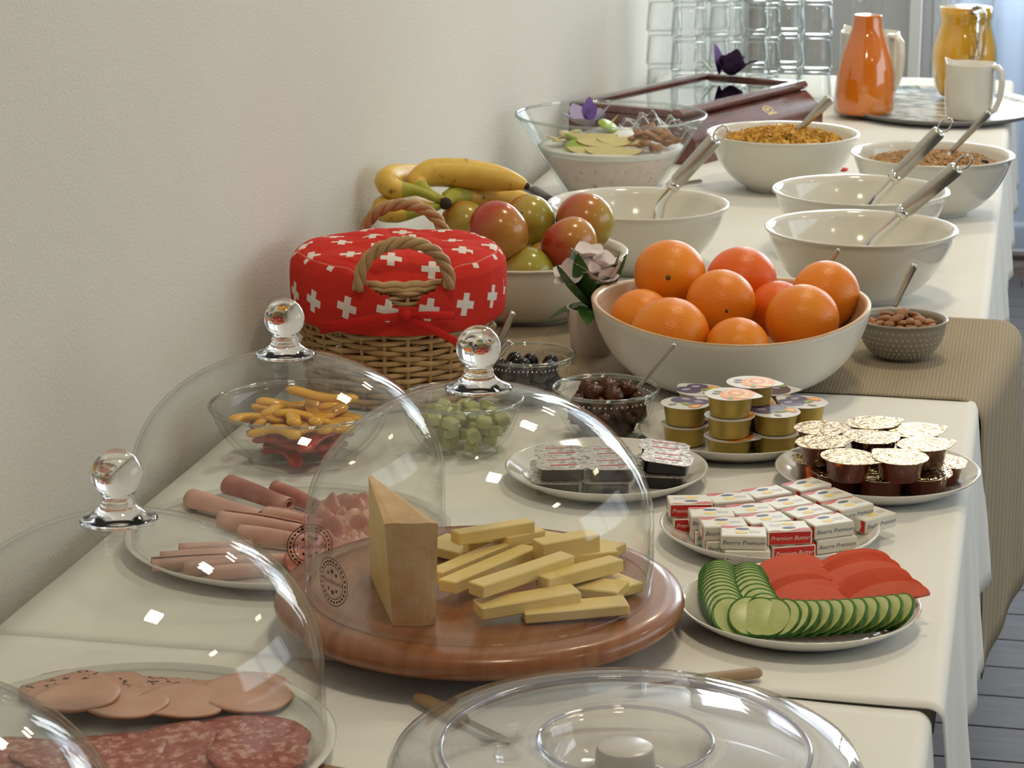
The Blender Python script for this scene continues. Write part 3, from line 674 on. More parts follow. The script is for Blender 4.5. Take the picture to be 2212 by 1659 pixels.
for sgn in (1, -1):
    pg.append((onend(flat([(-bw/2 + .0015, -bh/2 + .0012), (bw/2 - .0015, -bh/2 + .0012), (bw/2 - .0015, bh/2 - .0012), (-bw/2 + .0015, bh/2 - .0012)] if False else
              ([(-sgn * (bw/2 - .0012), -bh/2 + .0012), (-sgn * (bw/2 - .0080), -bh/2 + .0012), (-sgn * (bw/2 - .0055), 0), (-sgn * (bw/2 - .0070), bh/2 - .0012), (-sgn * (bw/2 - .0012), bh/2 - .0012)] if sgn < 0 else
               [(-(bw/2 - .0012), -bh/2 + .0012), (-(bw/2 - .0080), -bh/2 + .0012), (-(bw/2 - .0055), 0), (-(bw/2 - .0070), bh/2 - .0012), (-(bw/2 - .0012), bh/2 - .0012)]), 0), sgn), p_red))
wrap_me = mmesh(pg)
def butter(x, y, z, a, lb, gr):
    t = thing('butter_pack', lb, 'butter', (x, y, T + z), a, gr); part('carton', carton_me, t); part('printed_wrap', wrap_me, t)
BUT = [[(-.2861, 2.0829), (-.2627, 2.0509), (-.2490, 2.0243), (-.2290, 2.0020)], [(-.2524, 2.0983), (-.2302, 2.0695), (-.2148, 2.0449), (-.1949, 2.0234)], [(-.2229, 2.1232), (-.2016, 2.0954), (-.1821, 2.0723), (-.1628, 2.0507)], [(-.1902, 2.1538), (-.1690, 2.1258), (-.1493, 2.1016)]]
ANG = [16, 28, 39, 47]
rown = ['front', 'second', 'third', 'rear']; coln = ['far left', 'left middle', 'right middle', 'right']
for layer in (0, 1):
    for r, rowp in enumerate(BUT):
        for c, (x, y) in enumerate(rowp):
            a = math.radians(ANG[r] + random.uniform(-3, 3) - (6 if c == 3 else 0)); flip = (r, c) in ((0, 0), (1, 3))
            depth = ['rear', 'second', 'third', 'front'][c]; col = ['left', 'centre left', 'centre right', 'right'][r]
            x, y = -.214 + (x + .214) * 1.05, 2.120 + (y - 2.088) * 1.02
            butter(x + (.003 if layer == 0 else 0), y - (.001 if layer == 0 else 0), .0064 + .0135 * layer, a + (PI if flip else 0),
                   ('upper' if layer else 'lower') + ' butter portion, ' + depth + ' of the ' + col + ' column' + (', red side forward' if flip else ''), 'butter portions')
butter(-.1250, 2.1350, .0115, math.radians(50), 'single butter portion jutting out at the right rim of its plate', 'butter portions')
# honey cups
def tabbed(R, tab, n=36):
    p = []
    for i in range(n):
        a = 2 * PI * i / n; k = max(0, math.cos(a)) ** 14
        p.append((R * math.cos(a) + tab * k, R * math.sin(a)))
    return p
hc = lathe([(0, 0), (.0175, 0), (.0190, .0015), (.0230, .0200), (.0238, .0210), (0, .0210)], 32)
hon_me = mesh(hc, m_honey, angle=40)
def lidm(R, tab, m, z, th=.0006, crown=0.):
    return mesh(prism(tabbed(R, tab), z, z + th), m, False)
hl_me = lidm(.0268, .0075, m_foil, .0212)
def honey(x, y, z, a, lb):
    t = thing('honey_cup', lb, 'honey', (x, y, T + z), a, 'honey cups', rot=(random.uniform(-.04, .04), random.uniform(-.04, .04), a))
    part('cup', hon_me, t); part('foil_lid', hl_me, t, label='gold foil lid')
HT = [(-.188, 2.3035), (-.1384, 2.3339), (-.094, 2.3155), (-.1812, 2.254), (-.1352, 2.2807), (-.0837, 2.2658), (-.1536, 2.207), (-.1044, 2.2167)]
hn = ['rear left', 'rearmost', 'rear right', 'left', 'centre', 'right', 'front left', 'front right']
for (x, y), q in zip(HT, hn): honey(x, y + .021, .0290, random.choice((-.3, .5, -1.2, 2.5)) if q != 'right' else .5, 'upper layer honey cup at the ' + q + ' of its plate')
HL = [(-.196, 2.277, 'far left'), (-.0737, 2.242, 'front right'), (-.1218, 2.2200, 'front'), (-.1697, 2.2330, 'front left'), (-.0600, 2.2950, 'far right with its lid in view'), (-.112, 2.270, 'middle'), (-.158, 2.290, 'rear middle'), (-.106, 2.330, 'rear')]
for x, y, q in HL: honey(-.130 + (x + .130) * .86, 2.307 + (y - 2.292) * .84, .0066, random.uniform(-1, 1), 'lower layer honey cup at the ' + q + ' of its plate')
# jam cups
jc = lathe([(0, 0), (.0185, 0), (.0200, .0012), (.0228, .0195), (.0236, .0206), (.0250, .0209), (.0250, .0213), (0, .0213)], 36)
jam_me = mesh(jc, m_goldcup, angle=40)
jlid_me = lidm(.0258, .008, m_lid, .0214, .0004)
zl = .0219
def pr_(*items): return mmesh([(flat(p, zl + .00006 * i), m) for i, (p, m) in enumerate(items)])
txtg = [(xf(text(t_, .0045, .2), TR(-.014, y_, zl + .0004) @ RZ(PI/2 * 0)), p_gry) for t_, y_ in ()]
peach_me = pr_((disc(.0175, .0225, .0072, 0), p_org), (disc(.0125, .0150, .0055, .004), p_ylw), (disc(.0090, .0105, .0055, .004), p_dko), (disc(.0050, .006, .0055, .004), p_ylw), (disc(.0070, .005, .016, -.010), p_ylw), (disc(.003, .006, .004, -.015), p_grn), (disc(.0045, .0030, -.014, .006, 12), p_gry), (disc(.0045, .0026, -.014, -.003, 12), p_gry))
plum_me = pr_((disc(.0150, .0125, .0075, .0105), p_pur), (disc(.0135, .0115, .0110, -.006), p_pur), (disc(.004, .0055, .0105, .011), p_lil), (disc(.004, .005, .014, -.005), p_lil), (disc(.0085, .0055, -.002, -.0165), p_org), (disc(.005, .0035, -.002, -.0165), p_ylw), (disc(.004, .007, -.003, -.005), p_grn), (disc(.0055, .003, -.0145, .004, 12), p_gry))
cherry_me = pr_((disc(.0195, .0225, .003, 0), p_brw), (disc(.004, .004, .008, .006), p_lil), (disc(.003, .003, .000, -.008), p_lil), (disc(.006, .0045, .014, .014), p_grn))
def jam(x, y, z, a, pm, lb):
    t = thing('jam_cup', lb, 'jam', (x, y, T + z), a, 'jam cups'); part('cup', jam_me, t)
    l = part('lid', jlid_me, t); part('lid_print', pm, l)
J = [(-.334, 2.379, 2, 'left', plum_me, .9), (-.2835, 2.3420, 3, 'front', peach_me, -.1), (-.2395, 2.366, 2, 'right', plum_me, 2.1), (-.268, 2.394, 3, 'centre', peach_me, .0), (-.326, 2.434, 2, 'rear left', plum_me, 2.4), (-.255, 2.452, 2, 'rear', cherry_me, .2), (-.2154, 2.408, 2, 'rear right', plum_me, 2.6)]
for x, y, nn, q, pm, a in J:
    for k in range(nn):
        lv = ['bottom', 'middle', 'top'][k] if nn == 3 else ['bottom', 'top'][k]
        kind = {id(peach_me): 'apricot', id(plum_me): 'plum', id(cherry_me): 'dark cherry'}[id(pm)]
        jam(x, y + .013, .0064 + .0220 * k, a + (1.1 * k if k < nn - 1 else 0), pm, lv + ' gold jam cup of the ' + q + ' stack' + (', ' + kind + ' picture on its lid' if k == nn - 1 else ''))
# chocolate spread packs
cw, cd = .050, .040
def rrect(sx, sy, r, n=5):
    p = []
    for cx, cy, a0 in ((sx/2 - r, sy/2 - r, 0), (-sx/2 + r, sy/2 - r, PI/2), (-sx/2 + r, -sy/2 + r, PI), (sx/2 - r, -sy/2 + r, 1.5 * PI)):
        p += [(cx + r * math.cos(a0 + PI/2 * i / n), cy + r * math.sin(a0 + PI/2 * i / n)) for i in range(n + 1)]
    return p
cb_me = mesh(prism(rrect(cw - .008, cd - .008, .006), 0, .0125), m_black, False)
oct_ = [(-cw/2, -cd/2 + .007), (-cw/2 + .006, -cd/2), (cw/2 - .006, -cd/2), (cw/2, -cd/2 + .007), (cw/2, cd/2 - .007), (cw/2 - .006, cd/2), (-cw/2 + .006, cd/2), (-cw/2, cd/2 - .007)]
cl_me = mesh(prism(oct_, .0126, .0132), m_silver, False)
cp_me = mmesh([(flat([(-.012, -.009), (.016, -.006), (.016, -.003), (-.012, -.006)], .01335), p_red), (flat([(-.014, .008), (.010, .010), (.010, .0125), (-.014, .0105)], .01335), p_red)] +
              [(flat([(-.016 + .0022 * i, -.0165), (-.0150 + .0022 * i, -.0165), (-.0150 + .0022 * i, -.0135), (-.016 + .0022 * i, -.0135)], .01335), p_brw) for i in range(9)])
CH = [(-.4379, 2.2351, 'left rear'), (-.4280, 2.1948, 'left front'), (-.3907, 2.2432, 'middle rear'), (-.3809, 2.2033, 'middle front'), (-.3409, 2.2750, 'right rear'), (-.3317, 2.2358, 'right front')]
for x, y, q in CH:
    for lay in (0, 1):
        t = thing('spread_pack', ('upper' if lay else 'lower') + ' chocolate spread pack at the ' + q + ' of its plate', 'spread', (x - (.004 if lay == 0 else 0), y + .010 - (.003 if lay == 0 else 0), T + .0066 + lay * .0138), .28 + random.uniform(-.06, .06) - (.25 if 'right' in q else 0), 'chocolate spread packs',
                  rot=(random.uniform(-.03, .03), .10 if (lay and 'right' in q) else 0, .22 + random.uniform(-.06, .06) - (.2 if 'right' in q else 0)))
        part('tub', cb_me, t); part('foil_lid', cl_me, t); part('lid_print', cp_me, t)

# ================================================================== BOWLS
def bowl_prof(R, H, foot, th, lip=.003, p=.55, fh=.004, n=14):
    o = [(0, fh * .4), (foot - .003, fh * .4), (foot - .002, 0), (foot, 0), (foot + .0005, fh)]
    for k in range(1, n + 1):
        t = k / n; a = t * PI / 2
        o.append((foot + (R - lip - foot) * (p * math.sin(a) + (1 - p) * t), fh + (H - fh - .004) * (p * (1 - math.cos(a)) + (1 - p) * t)))
    o += [(R, H - .003), (R + .0006, H - .0012), (R - .0005, H), (R - .0025, H - .0004)]
    for k in range(n, 0, -1):
        t = k / n; a = t * PI / 2
        o.append((foot + (R - lip - foot) * (p * math.sin(a) + (1 - p) * t) - th, fh + th * .6 + (H - fh - .004) * (p * (1 - math.cos(a)) + (1 - p) * t)))
    o += [(foot * .6, fh + th * .6), (0, fh + th * .5)]
    return o
wb_me = mesh(lathe(bowl_prof(.127, .095, .058, .0045, .004, .6), 80), m_cer2)
def inner_r(z, R=.127, H=.095, foot=.058, th=.0045, lip=.004, p=.6, fh=.004):
    best = None
    for k in range(0, 101):
        t = k / 100; a = t * PI / 2; zz = fh + th * .6 + (H - fh - .004) * (p * (1 - math.cos(a)) + (1 - p) * t)
        if zz >= z: return foot + (R - lip - foot) * (p * math.sin(a) + (1 - p) * t) - th
    return R - th
WB = {'near': (-.212, 3.164, 'white bowl with a ladle standing behind the oranges, nearest of the white bowls'), 'mid': (-.234, 3.454, 'white bowl with a ladle between the nearest white bowl and the granola bowl'),
      'left': (-.530, 3.280, 'white bowl with a ladle behind the apples, in front of the muesli'), 'flake': (-.400, 3.971, 'white bowl filled with corn flakes'), 'gran': (-.148, 3.805, 'white bowl filled with granola at the table edge')}
for k, (x, y, lb) in WB.items(): solo('white_bowl', wb_me, lb, 'bowl', (x, y, T), group='white serving bowls')
for k, lb in (('near', 'pale yogurt in the nearest white bowl'), ('mid', 'pale yogurt in the middle white bowl'), ('left', 'pale yogurt in the white bowl behind the apples')):
    x, y, _ = WB[k]; zf = .046; r = inner_r(zf) - .0006
    solo('yogurt', mesh(lathe([(0, .010), (inner_r(.012) * .8 - .002, .011), (inner_r(.028) - .0015, .028), (r, zf), (r * .9, zf + .0006), (0, zf)], 64), m_yogg), lb, 'yogurt', (x, y, T), kind='stuff')
# corn flakes / granola mounds
def mound(n, R, z0, hgt, mk, seed):
    rd = random.Random(seed); g = []
    for _ in range(n):
        q = R * math.sqrt(rd.random()); a = rd.random() * 2 * PI
        z = z0 + hgt * (1 - (q / R) ** 2) + rd.uniform(-.004, .003)
        g.append(xf(mk(rd), TR(q * math.cos(a), q * math.sin(a), z) @ RZ(rd.random() * 6) @ RX(rd.uniform(-.9, .9)) @ RY(rd.uniform(-.9, .9))))
    return join(*g)
def flake(rd):
    s = rd.uniform(.006, .011); V = []; 
    for j in range(4):
        for i in range(4):
            u, v = i / 3 - .5, j / 3 - .5; V.append((s * u * (1 - abs(v) * .5), s * v, .35 * s * math.sin(u * 4 + v * 3) * rd.uniform(.6, 1.2)))
    return V, [(j * 4 + i, j * 4 + i + 1, j * 4 + i + 5, j * 4 + i + 4) for j in range(3) for i in range(3)]
def crumb(rd):
    s = rd.uniform(.0025, .006); return [(a * s * rd.uniform(.5, 1), b * s * rd.uniform(.5, 1), c * s * rd.uniform(.4, .8)) for a in (-1, 1) for b in (-1, 1) for c in (-1, 1)], box(1, 1, 1)[1]
def base_fill(z, m=None): r = inner_r(z) - .001; return lathe([(0, .010), (inner_r(.012) * .8 - .002, .0115), (inner_r(.03) - .0015, .03), (inner_r(.055) - .0015, .055), (r, z), (0, z + .006)], 48)
x, y, _ = WB['flake']
solo('corn_flakes', mmesh([(base_fill(.076), m_flake), (mound(1500, .098, .080, .018, flake, 3), m_flake)]), 'golden corn flakes heaped in the left cereal bowl', 'cereal', (x, y, T), kind='stuff')
x, y, _ = WB['gran']
solo('granola', mmesh([(base_fill(.074), m_gran), (mound(1300, .099, .076, .014, crumb, 4), m_gran)]), 'brown oat granola heaped in the right cereal bowl', 'cereal', (x, y, T), kind='stuff')
solo('raisin', mesh(blob(.006, .005, .004), m_raisin), 'single dark raisin on the granola near the right rim', 'raisin', (x + .082, y - .015, T + .086), (.3, .2, 0))
# orange bowl: oval, lacquered white outside, bamboo inside
def oval_bowl(R, H, foot, th, sy, m_out, m_in, n=80, lift=.010, p=.75):
    k = 16; outp = [(0, .001), (foot, 0), (foot + .004, .001)]
    for i in range(1, k + 1):
        t = i / k; a = t * PI / 2; outp.append((foot + (R - foot) * (p * math.sin(a) + (1 - p) * t), .002 + (H - .002) * (p * (1 - math.cos(a)) + (1 - p) * t)))
    inp = [(R - .0015, H + .0022), (R - th, H + .001)]
    for i in range(k - 1, 0, -1):
        t = i / k; a = t * PI / 2; inp.append((foot + (R - foot) * (p * math.sin(a) + (1 - p) * t) - th, th + .002 + (H - .002) * (p * (1 - math.cos(a)) + (1 - p) * t)))
    inp += [(foot * .8, th + .002), (0, th + .002)]
    V, F = lathe(outp + inp, n, 1, sy)
    V = [(x_, y_, z_ + lift * ((x_ / R) ** 2 - .35) * max(0, z_ / H)) for x_, y_, z_ in V]
    me = mesh((V, F), [m_out, m_in]); cut = n + (len(outp) - 2) * n
    me.polygons.foreach_set('material_index', [0 if i < cut else 1 for i in range(len(F))]); return me
ob = solo('fruit_bowl', oval_bowl(.160, .087, .085, .006, 1.12, m_matte, m_bamboo, lift=.012), 'large oval bowl, white outside and bamboo inside, heaped with oranges', 'bowl', (-.326, 2.690, T), (0, 0, .2))
ORA = [((-.407, 2.76, .8565), .0426), ((-.3263, 2.795, .8454), .0418), ((-.3383, 2.70, .8377), .0411), ((-.2227, 2.755, .8417), .0394), ((-.2413, 2.67, .8301), .042), ((-.3822, 2.60, .8221), .0435), ((-.4277, 2.68, .8187), .0370), ((-.3048, 2.59, .8125), .0360), ((-.2775, 2.75, .8224), .0350)]
OL = ['orange at the rear left of the heap, its stem scar facing forward', 'deep orange fruit at the back of the heap', 'orange in the middle of the heap with a green stem scar', 'orange at the far right of the heap, peel slightly cut', 'large orange at the front right of the heap', 'large orange at the front left with a dark navel', 'orange peeking out at the left bamboo rim', 'orange low in the front middle of the bowl', 'orange half hidden behind the front right one']
NV = [(.1, -.95, .1), None, (.28, -.95, .0), (-.9, -.3, .5), None, (.75, -.6, -.05), None, None, None]
for i, ((p, r), lb) in enumerate(zip(ORA, OL)):
    t = thing('orange', lb, 'orange', p, 0, 'oranges in the bowl')
    V, F = blob(r, r * (1.02 if i % 2 else .98), r * (.95 if i != 3 else 1.0), 36, 22)
    part('peel', mesh((V, F), m_orange2 if i in (1, 8) else m_orange), t, rot=(0, 0, i * .9))
    if NV[i]:
        d = Vector(NV[i]).normalized(); q = d.to_track_quat('Z', 'Y').to_euler()
        part('stem_scar', mesh(lathe([(0, .0012), (.002, .0010), (.0034, -.0002), (.003, -.001)], 10), m_navel), t, tuple(d * r * .975), q)
# apples in a white bowl
solo('fruit_bowl', mesh(lathe(bowl_prof(.135, .086, .070, .005, .003, .75), 80), m_cer2), 'white bowl of apples and bananas behind the red basket', 'bowl', (-.628, 2.965, T))
def apple_vf(r, n=36, m=24):
    prof = []
    for i in range(m + 1):
        a = PI * i / m; rr = r * math.sin(a) * (1 + .06 * math.cos(a)); z = r * .93 * math.cos(a)
        z -= r * .26 * math.exp(-(math.sin(a) / .32) ** 2) * (1 if a < PI/2 else -1) * (.9 if a < PI/2 else .6)
        prof.append((rr if 0 < i < m else 0, z))
    return lathe(prof[::-1], n)
APP = [((-.6465, 2.90, .8711), .0395, 0), ((-.555, 3.006, .8666), .0385, 2), ((-.5605, 2.93, .8529), .0365, 0), ((-.6283, 3.00, .8662), .0350, 1), ((-.7084, 2.98, .8622), .0320, 1), ((-.6078, 2.902, .8194), .0330, 1), ((-.6014, 2.972, .8164), .0310, 1), ((-.5598, 2.985, .8025), .0290, 0)]
AL = ['big red apple at the left of the fruit bowl, beside the basket', 'red and yellow apple at the right rear of the fruit bowl', 'red apple with a short stem at the right front of the fruit bowl', 'green and yellow apple between the two big red ones', 'yellow green apple seen through the rear basket handle', 'apple low at the front rim of the fruit bowl', 'green apple deep between the red apples', 'apple at the bottom of the fruit bowl']
m_apm = apple_mat('mixed_apple', (.46, .07, .03), (.52, .20, .045), (.44, .34, .06))
for i, ((p, r, k), lb) in enumerate(zip(APP, AL)):
    rot = [(-.9, .5, -.4), (-1.0, .6, .3), (-.35, -.55, .2), (-1.1, .3, .3), (-.8, .6, .2), (-1.2, 0, 0), (-.8, 0, 1), (0, 0, 0)][i]
    t = thing('apple', lb, 'apple', p, 0, 'apples in the fruit bowl', rot=rot)
    part('skin', mesh(apple_vf(r), [m_apr, m_apg, m_apm][k]), t)
    part('stem', mesh(tube([(0, 0, r * .62), (.001, 0, r * .85), (.003, .001, r * 1.05)], [.0012, .001, .0016], 6), m_stem), t)
# bananas
BAN = [([(-.7254, 2.93, .9028), (-.746, 2.94, .9086), (-.7651, 2.96, .9182), (-.7529, 2.98, .9279), (-.7147, 3.0, .9253), (-.6709, 3.01, .9190), (-.6454, 3.02, .9122), (-.635, 3.02, .9085)], [.0053, .0075, .0135, .0182, .0198, .0174, .0100, .0045], 'top banana of the bunch, pointing right over the apples'),
       ([(-.7261, 2.95, .8944), (-.7254, 2.98, .8981), (-.701, 3.02, .892), (-.6643, 3.05, .8851), (-.6384, 3.06, .880), (-.6259, 3.06, .8774)], [.0053, .0119, .0163, .0164, .0105, .0045], 'banana lying right under the top one'),
       ([(-.7296, 2.93, .9026), (-.7586, 2.93, .9134), (-.7864, 2.925, .9153), (-.7987, 2.935, .9231), (-.797, 2.975, .923), (-.7818, 3.03, .9147), (-.7655, 3.08, .904)], [.0047, .0065, .0135, .0165, .0167, .0158, .006], 'spotted banana at the wall, pointing away'),
       ([(-.7285, 2.93, .8949), (-.7533, 2.92, .8898), (-.778, 2.915, .8864), (-.7992, 2.92, .8892), (-.802, 2.96, .8884), (-.7894, 3.01, .883), (-.7671, 3.06, .8719)], [.0047, .0071, .012, .0158, .0158, .0145, .006], 'lower greenish banana at the wall')]
def smooth_path(P, Rr, k=5):
    out, ro = [], []
    n = len(P)
    for i in range(n - 1):
        p0, p1, p2, p3 = [Vector(P[max(0, min(n - 1, j))]) for j in (i - 1, i, i + 1, i + 2)]
        for s in range(k):
            t = s / k
            out.append(.5 * ((2 * p1) + (-p0 + p2) * t + (2 * p0 - 5 * p1 + 4 * p2 - p3) * t * t + (-p0 + 3 * p1 - 3 * p2 + p3) * t ** 3)); ro.append(Rr[i] + (Rr[i + 1] - Rr[i]) * t)
    out.append(Vector(P[-1])); ro.append(Rr[-1]); return out, ro
for P, Rr, lb in BAN:
    pp, rr = smooth_path(P, Rr); c0 = pp[len(pp) // 2].copy(); loc = [q - c0 for q in pp]
    t = thing('banana', lb, 'banana', tuple(c0), 0, 'bananas on the fruit bowl')
    V, F = tube(loc, rr, 10); n = len(pp)
    me = mesh((V, F), [m_ban, m_bangreen], True)
    me.polygons.foreach_set('material_index', [1 if p.index < 10 * 8 else 0 for p in me.polygons]); part('skin', me, t)
    part('tip', mesh(blob(rr[-1] * 1.1, rr[-1] * 1.1, rr[-1] * 1.1), m_bantip), t, tuple(loc[-1]))
part('crown', mesh(blob(.009, .008, .008), m_bantip), bpy.data.objects['banana'], tuple(Vector((-.722, 2.932, .898)) - bpy.data.objects['banana'].location), label='dark joint of the bunch')
# almond bowl
ab = thing('snack_bowl', 'small taupe dotted bowl of almonds on the runner', 'bowl', (-.137, 2.830, T + .0015))
part('bowl', mesh(lathe(bowl_prof(.0540, .050, .027, .0035, .0015, .85), 64), m_bowlgrey), ab)
dots = []
for j in range(7):
    t = .18 + .72 * j / 6; a_ = t * PI / 2; p = .85
    r = .027 + (.0525 - .027) * (p * math.sin(a_) + (1 - p) * t); z = .004 + .042 * (p * (1 - math.cos(a_)) + (1 - p) * t)
    for i in range(44):
        a = 2 * PI * (i + .5 * (j % 2)) / 44
        dots.append(xf(lathe([(0, .0004), (.0011, .0002), (.0014, -.0004)], 6), TR((r + .0002) * math.cos(a), (r + .0002) * math.sin(a), z) @ RZ(a) @ RY(PI/2 * (1 - t * .25) + .35)))
part('glaze_dots', mesh(join(*dots), m_dot), ab, kind='stuff', label='pale raised dots')
def almond_vf(l=.022, w_=.0125, h_=.008):
    P, Rr = [], []
    V, F = blob(1, 1, 1, 12, 8); out = []
    for x_, y_, z_ in V:
        k = 1 - .45 * max(0, z_) ** 1.5; out.append((z_ * l / 2, x_ * w_ / 2 * k, y_ * h_ / 2 * k))
    return out, F
alm_me = mesh(almond_vf(), m_almond)
def pile(name, me, label, cat, group, n, cx, cy, R, z, hgt, seed, mind=.011):
    rd = random.Random(seed); pts = []
    tries = 0
    while len(pts) < n and tries < 4000:
        tries += 1; q = R * math.sqrt(rd.random()); a = rd.random() * 2 * PI; p = Vector((q * math.cos(a), q * math.sin(a), 0))
        if all((p - o).length > mind for o in pts): pts.append(p)
    for p in pts:
        h = z + hgt * (1 - (p.length / R) ** 2)
        solo(name, me, label, cat, (cx + p.x, cy + p.y, T + h), (rd.uniform(-.5, .5), rd.uniform(-.35, .35), rd.random() * 6), group)
pile('almond', alm_me, 'almond in the small taupe bowl', 'almond', 'almonds in the taupe bowl', 20, -.137, 2.830, .040, .041, .009, 5, .0125)
pile('almond', alm_me, 'almond in the small taupe bowl', 'almond', 'almonds in the taupe bowl', 8, -.137, 2.830, .022, .049, .008, 6, .013)
solo('almond_bed', mesh(lathe([(0, .008), (.026, .010), (.038, .022), (.044, .036), (.030, .041), (0, .043)], 32), m_almond), 'layer of almonds below the top ones in the taupe bowl', 'almonds', (-.137, 2.830, T + .0015), kind='stuff')
# small glass bowls
def glass_bowl(R, H, foot, label, x, y, thick=.0035, beads=0, p=.6):
    t = thing('glass_bowl', label, 'glass bowl', (x, y, T + .0015 if 2.648 < y < 3.06 else T), 0, 'glass bowls')
    part('bowl', mesh(lathe(bowl_prof(R, H, foot, thick, .0015, p, .005), 64), g_bowl), t)
    part('rim', mesh(tube([((R - .0006) * math.cos(2 * PI * i / 72), (R - .0006) * math.sin(2 * PI * i / 72), H - .0015) for i in range(73)], .0021, 8, False), g_rim), t)
    if beads:
        bm = []
        for i in range(beads):
            a = 2 * PI * i / beads; rb = (R - .0022) ; bm.append(xf(blob(.0011, .0011, .0011, 6, 4), TR((rb - .003) * math.cos(a), (rb - .003) * math.sin(a), H - .010)))
        part('bead_trim', mesh(join(*bm), m_steel2), t, kind='stuff', label='row of small glass beads below the rim')
    return t
glass_bowl(.053, .055, .032, 'glass bowl of black olives beside the red basket', -.534, 2.548, beads=60)
glass_bowl(.056, .055, .034, 'glass bowl of brown dried fruit in front of the orange bowl', -.423, 2.420, beads=54)
glass_bowl(.064, .058, .038, 'glass bowl of pale green pieces seen through the cheese dome', -.560, 2.340)
glass_bowl(.094, .060, .055, 'wide glass bowl of pepper strips behind the ham dome', -.713, 2.275, .0045, p=.5)
ol_me = mesh(blob(.0095, .0095, .0115, 14, 9), m_olive)
for q, (z, R, n, sd) in enumerate(((.014, .022, 6, 1), (.026, .031, 9, 2), (.038, .035, 10, 3))): pile('olive', ol_me, 'shiny black olive in the glass bowl by the basket', 'olive', 'black olives', n, -.534, 2.548, R, z, .003, 11 + sd, .018)
V, F = blob(.013, .0105, .010, 12, 8); rd = random.Random(3)
dt_me = mesh(([(x_ * rd.uniform(.65, 1.15), y_ * rd.uniform(.65, 1.15), z_ * rd.uniform(.7, 1.2)) for x_, y_, z_ in V], F), m_date)
for q, (z, R, n) in enumerate(((.014, .026, 6), (.026, .034, 9), (.038, .036, 10), (.049, .026, 6))): pile('dried_fruit', dt_me, 'wrinkled brown dried fruit in the glass bowl before the oranges', 'dried fruit', 'dried fruit pieces', n, -.423, 2.420, R, z, .004, 21 + q, .020)
gr_me = mesh(box(.016, .013, .011, (0, 0, 0), .002), m_grape, False)
for q, (z, R, n) in enumerate(((.014, .032, 10), (.026, .042, 14), (.037, .046, 15))): pile('vegetable_cube', gr_me, 'pale green cube in the glass bowl behind the cheese dome', 'vegetable', 'pale green cubes', n, -.560, 2.340, R, z, .003, 31 + q, .019)
# pepper strips
rd = random.Random(12)
def strip(curl, l, m_, seed):
    P = []
    for i in range(13):
        t = i / 12; a = (t - .5) * curl; P.append((l / max(curl, .05) * math.sin(a), l / max(curl, .05) * (math.cos(a) - 1), .003 * math.sin(t * 5 + seed)))
    return mesh(tube(P, [.004] + [.0080] * 11 + [.004], 10, True, .5), m_)
PX, PY = -.713, 2.275
PS = []
for k, zs_, R_s, nn, cu in ((1, .013, .040, 7, .7), (1, .022, .050, 9, .8), (1, .031, .056, 8, .9), (0, .041, .062, 9, .8), (0, .050, .050, 6, 1.2)):
    for i in range(nn):
        q = R_s * math.sqrt(rd.random()) * .8; a = 2 * PI * i / nn + rd.uniform(-.3, .3)
        PS.append((PX + q * math.cos(a), PY + q * math.sin(a), zs_, a + PI / 2 + rd.uniform(-.6, .6), cu + rd.uniform(-.4, .5), .058 + .012 * rd.random(), k))
PS.append((PX - .042, PY - .018, .049, .25, 3.4, .075, 0)); PS.append((PX + .020, PY + .012, .066, -.30, .3, .085, 0))
for i, (x, y, z, a, c, l, k) in enumerate(PS):
    lb = 'red pepper strip lower in the wide glass bowl' if k else 'yellow pepper strip on top in the wide glass bowl'
    if i == len(PS) - 2: lb = 'curled yellow pepper strip at the left in the wide glass bowl'
    if i == len(PS) - 1: lb = 'long straight yellow pepper strip lying highest in the wide glass bowl'
    solo('pepper_strip', strip(c, l, m_redp if k else m_yel, i), lb, 'pepper', (x, y, T + z), (rd.uniform(-.3, .3), rd.uniform(-.1, .1), a), 'red pepper strips' if k else 'yellow pepper strips')
gj = thing('glass_jar', 'small clear square glass jar behind the pepper bowl', 'glass jar', (-.745, 2.405, T), .2)
part('jar', mesh(join(prism(rrect(.055, .055, .008), 0, .075), prism(rrect(.047, .047, .006), .006, .0755)), g_bowl, False), gj)

# ================================================================== BASKET
BX, BY = -.688, 2.566
bk = thing('bread_basket', 'round wicker basket with two rope handles and red white-crossed cloth cover', 'basket', (BX, BY, T))
R0, R1, HB = .100, .112, .145
part('basket_floor', mesh(lathe([(0, .004), (R0 - .004, .004), (R0 - .004, .010), (0, .010)], 48), m_wick), bk)
NS = 26
for row in range(22):
    z = .006 + row * .0062; Rr = R0 + (R1 - R0) * z / HB
    P = []
    for i in range(NS * 6):
        a = 2 * PI * i / (NS * 6); k = math.cos(NS / 2 * a + (PI if row % 2 else 0)); P.append(((Rr + .0030 * k) * math.cos(a), (Rr + .0030 * k) * math.sin(a), z + .0009 * math.sin(a * 5 + row)))
    P.append(P[0])
    part('woven_strand', mesh(tube(P, .0030, 6, False), m_wick), bk)
stk = mesh(tube([(0, 0, .002), (.011 * .5, 0, .07), (.012, 0, HB - .004)], .0026, 6), m_wick)
for i in range(NS):
    a = 2 * PI * i / NS; part('stake', stk, bk, (R0 * math.cos(a), R0 * math.sin(a), 0), (0, 0, a))
P = [((R1 + .001) * math.cos(2 * PI * i / 96), (R1 + .001) * math.sin(2 * PI * i / 96), HB - .004 + .0012 * math.sin(i * 2.1)) for i in range(97)]
for dz in (0, .0055): part('rim_strand', mesh(tube([(a * (1 + dz), b * (1 + dz), c + dz) for a, b, c in P], .0038, 8, False), m_wick), bk)
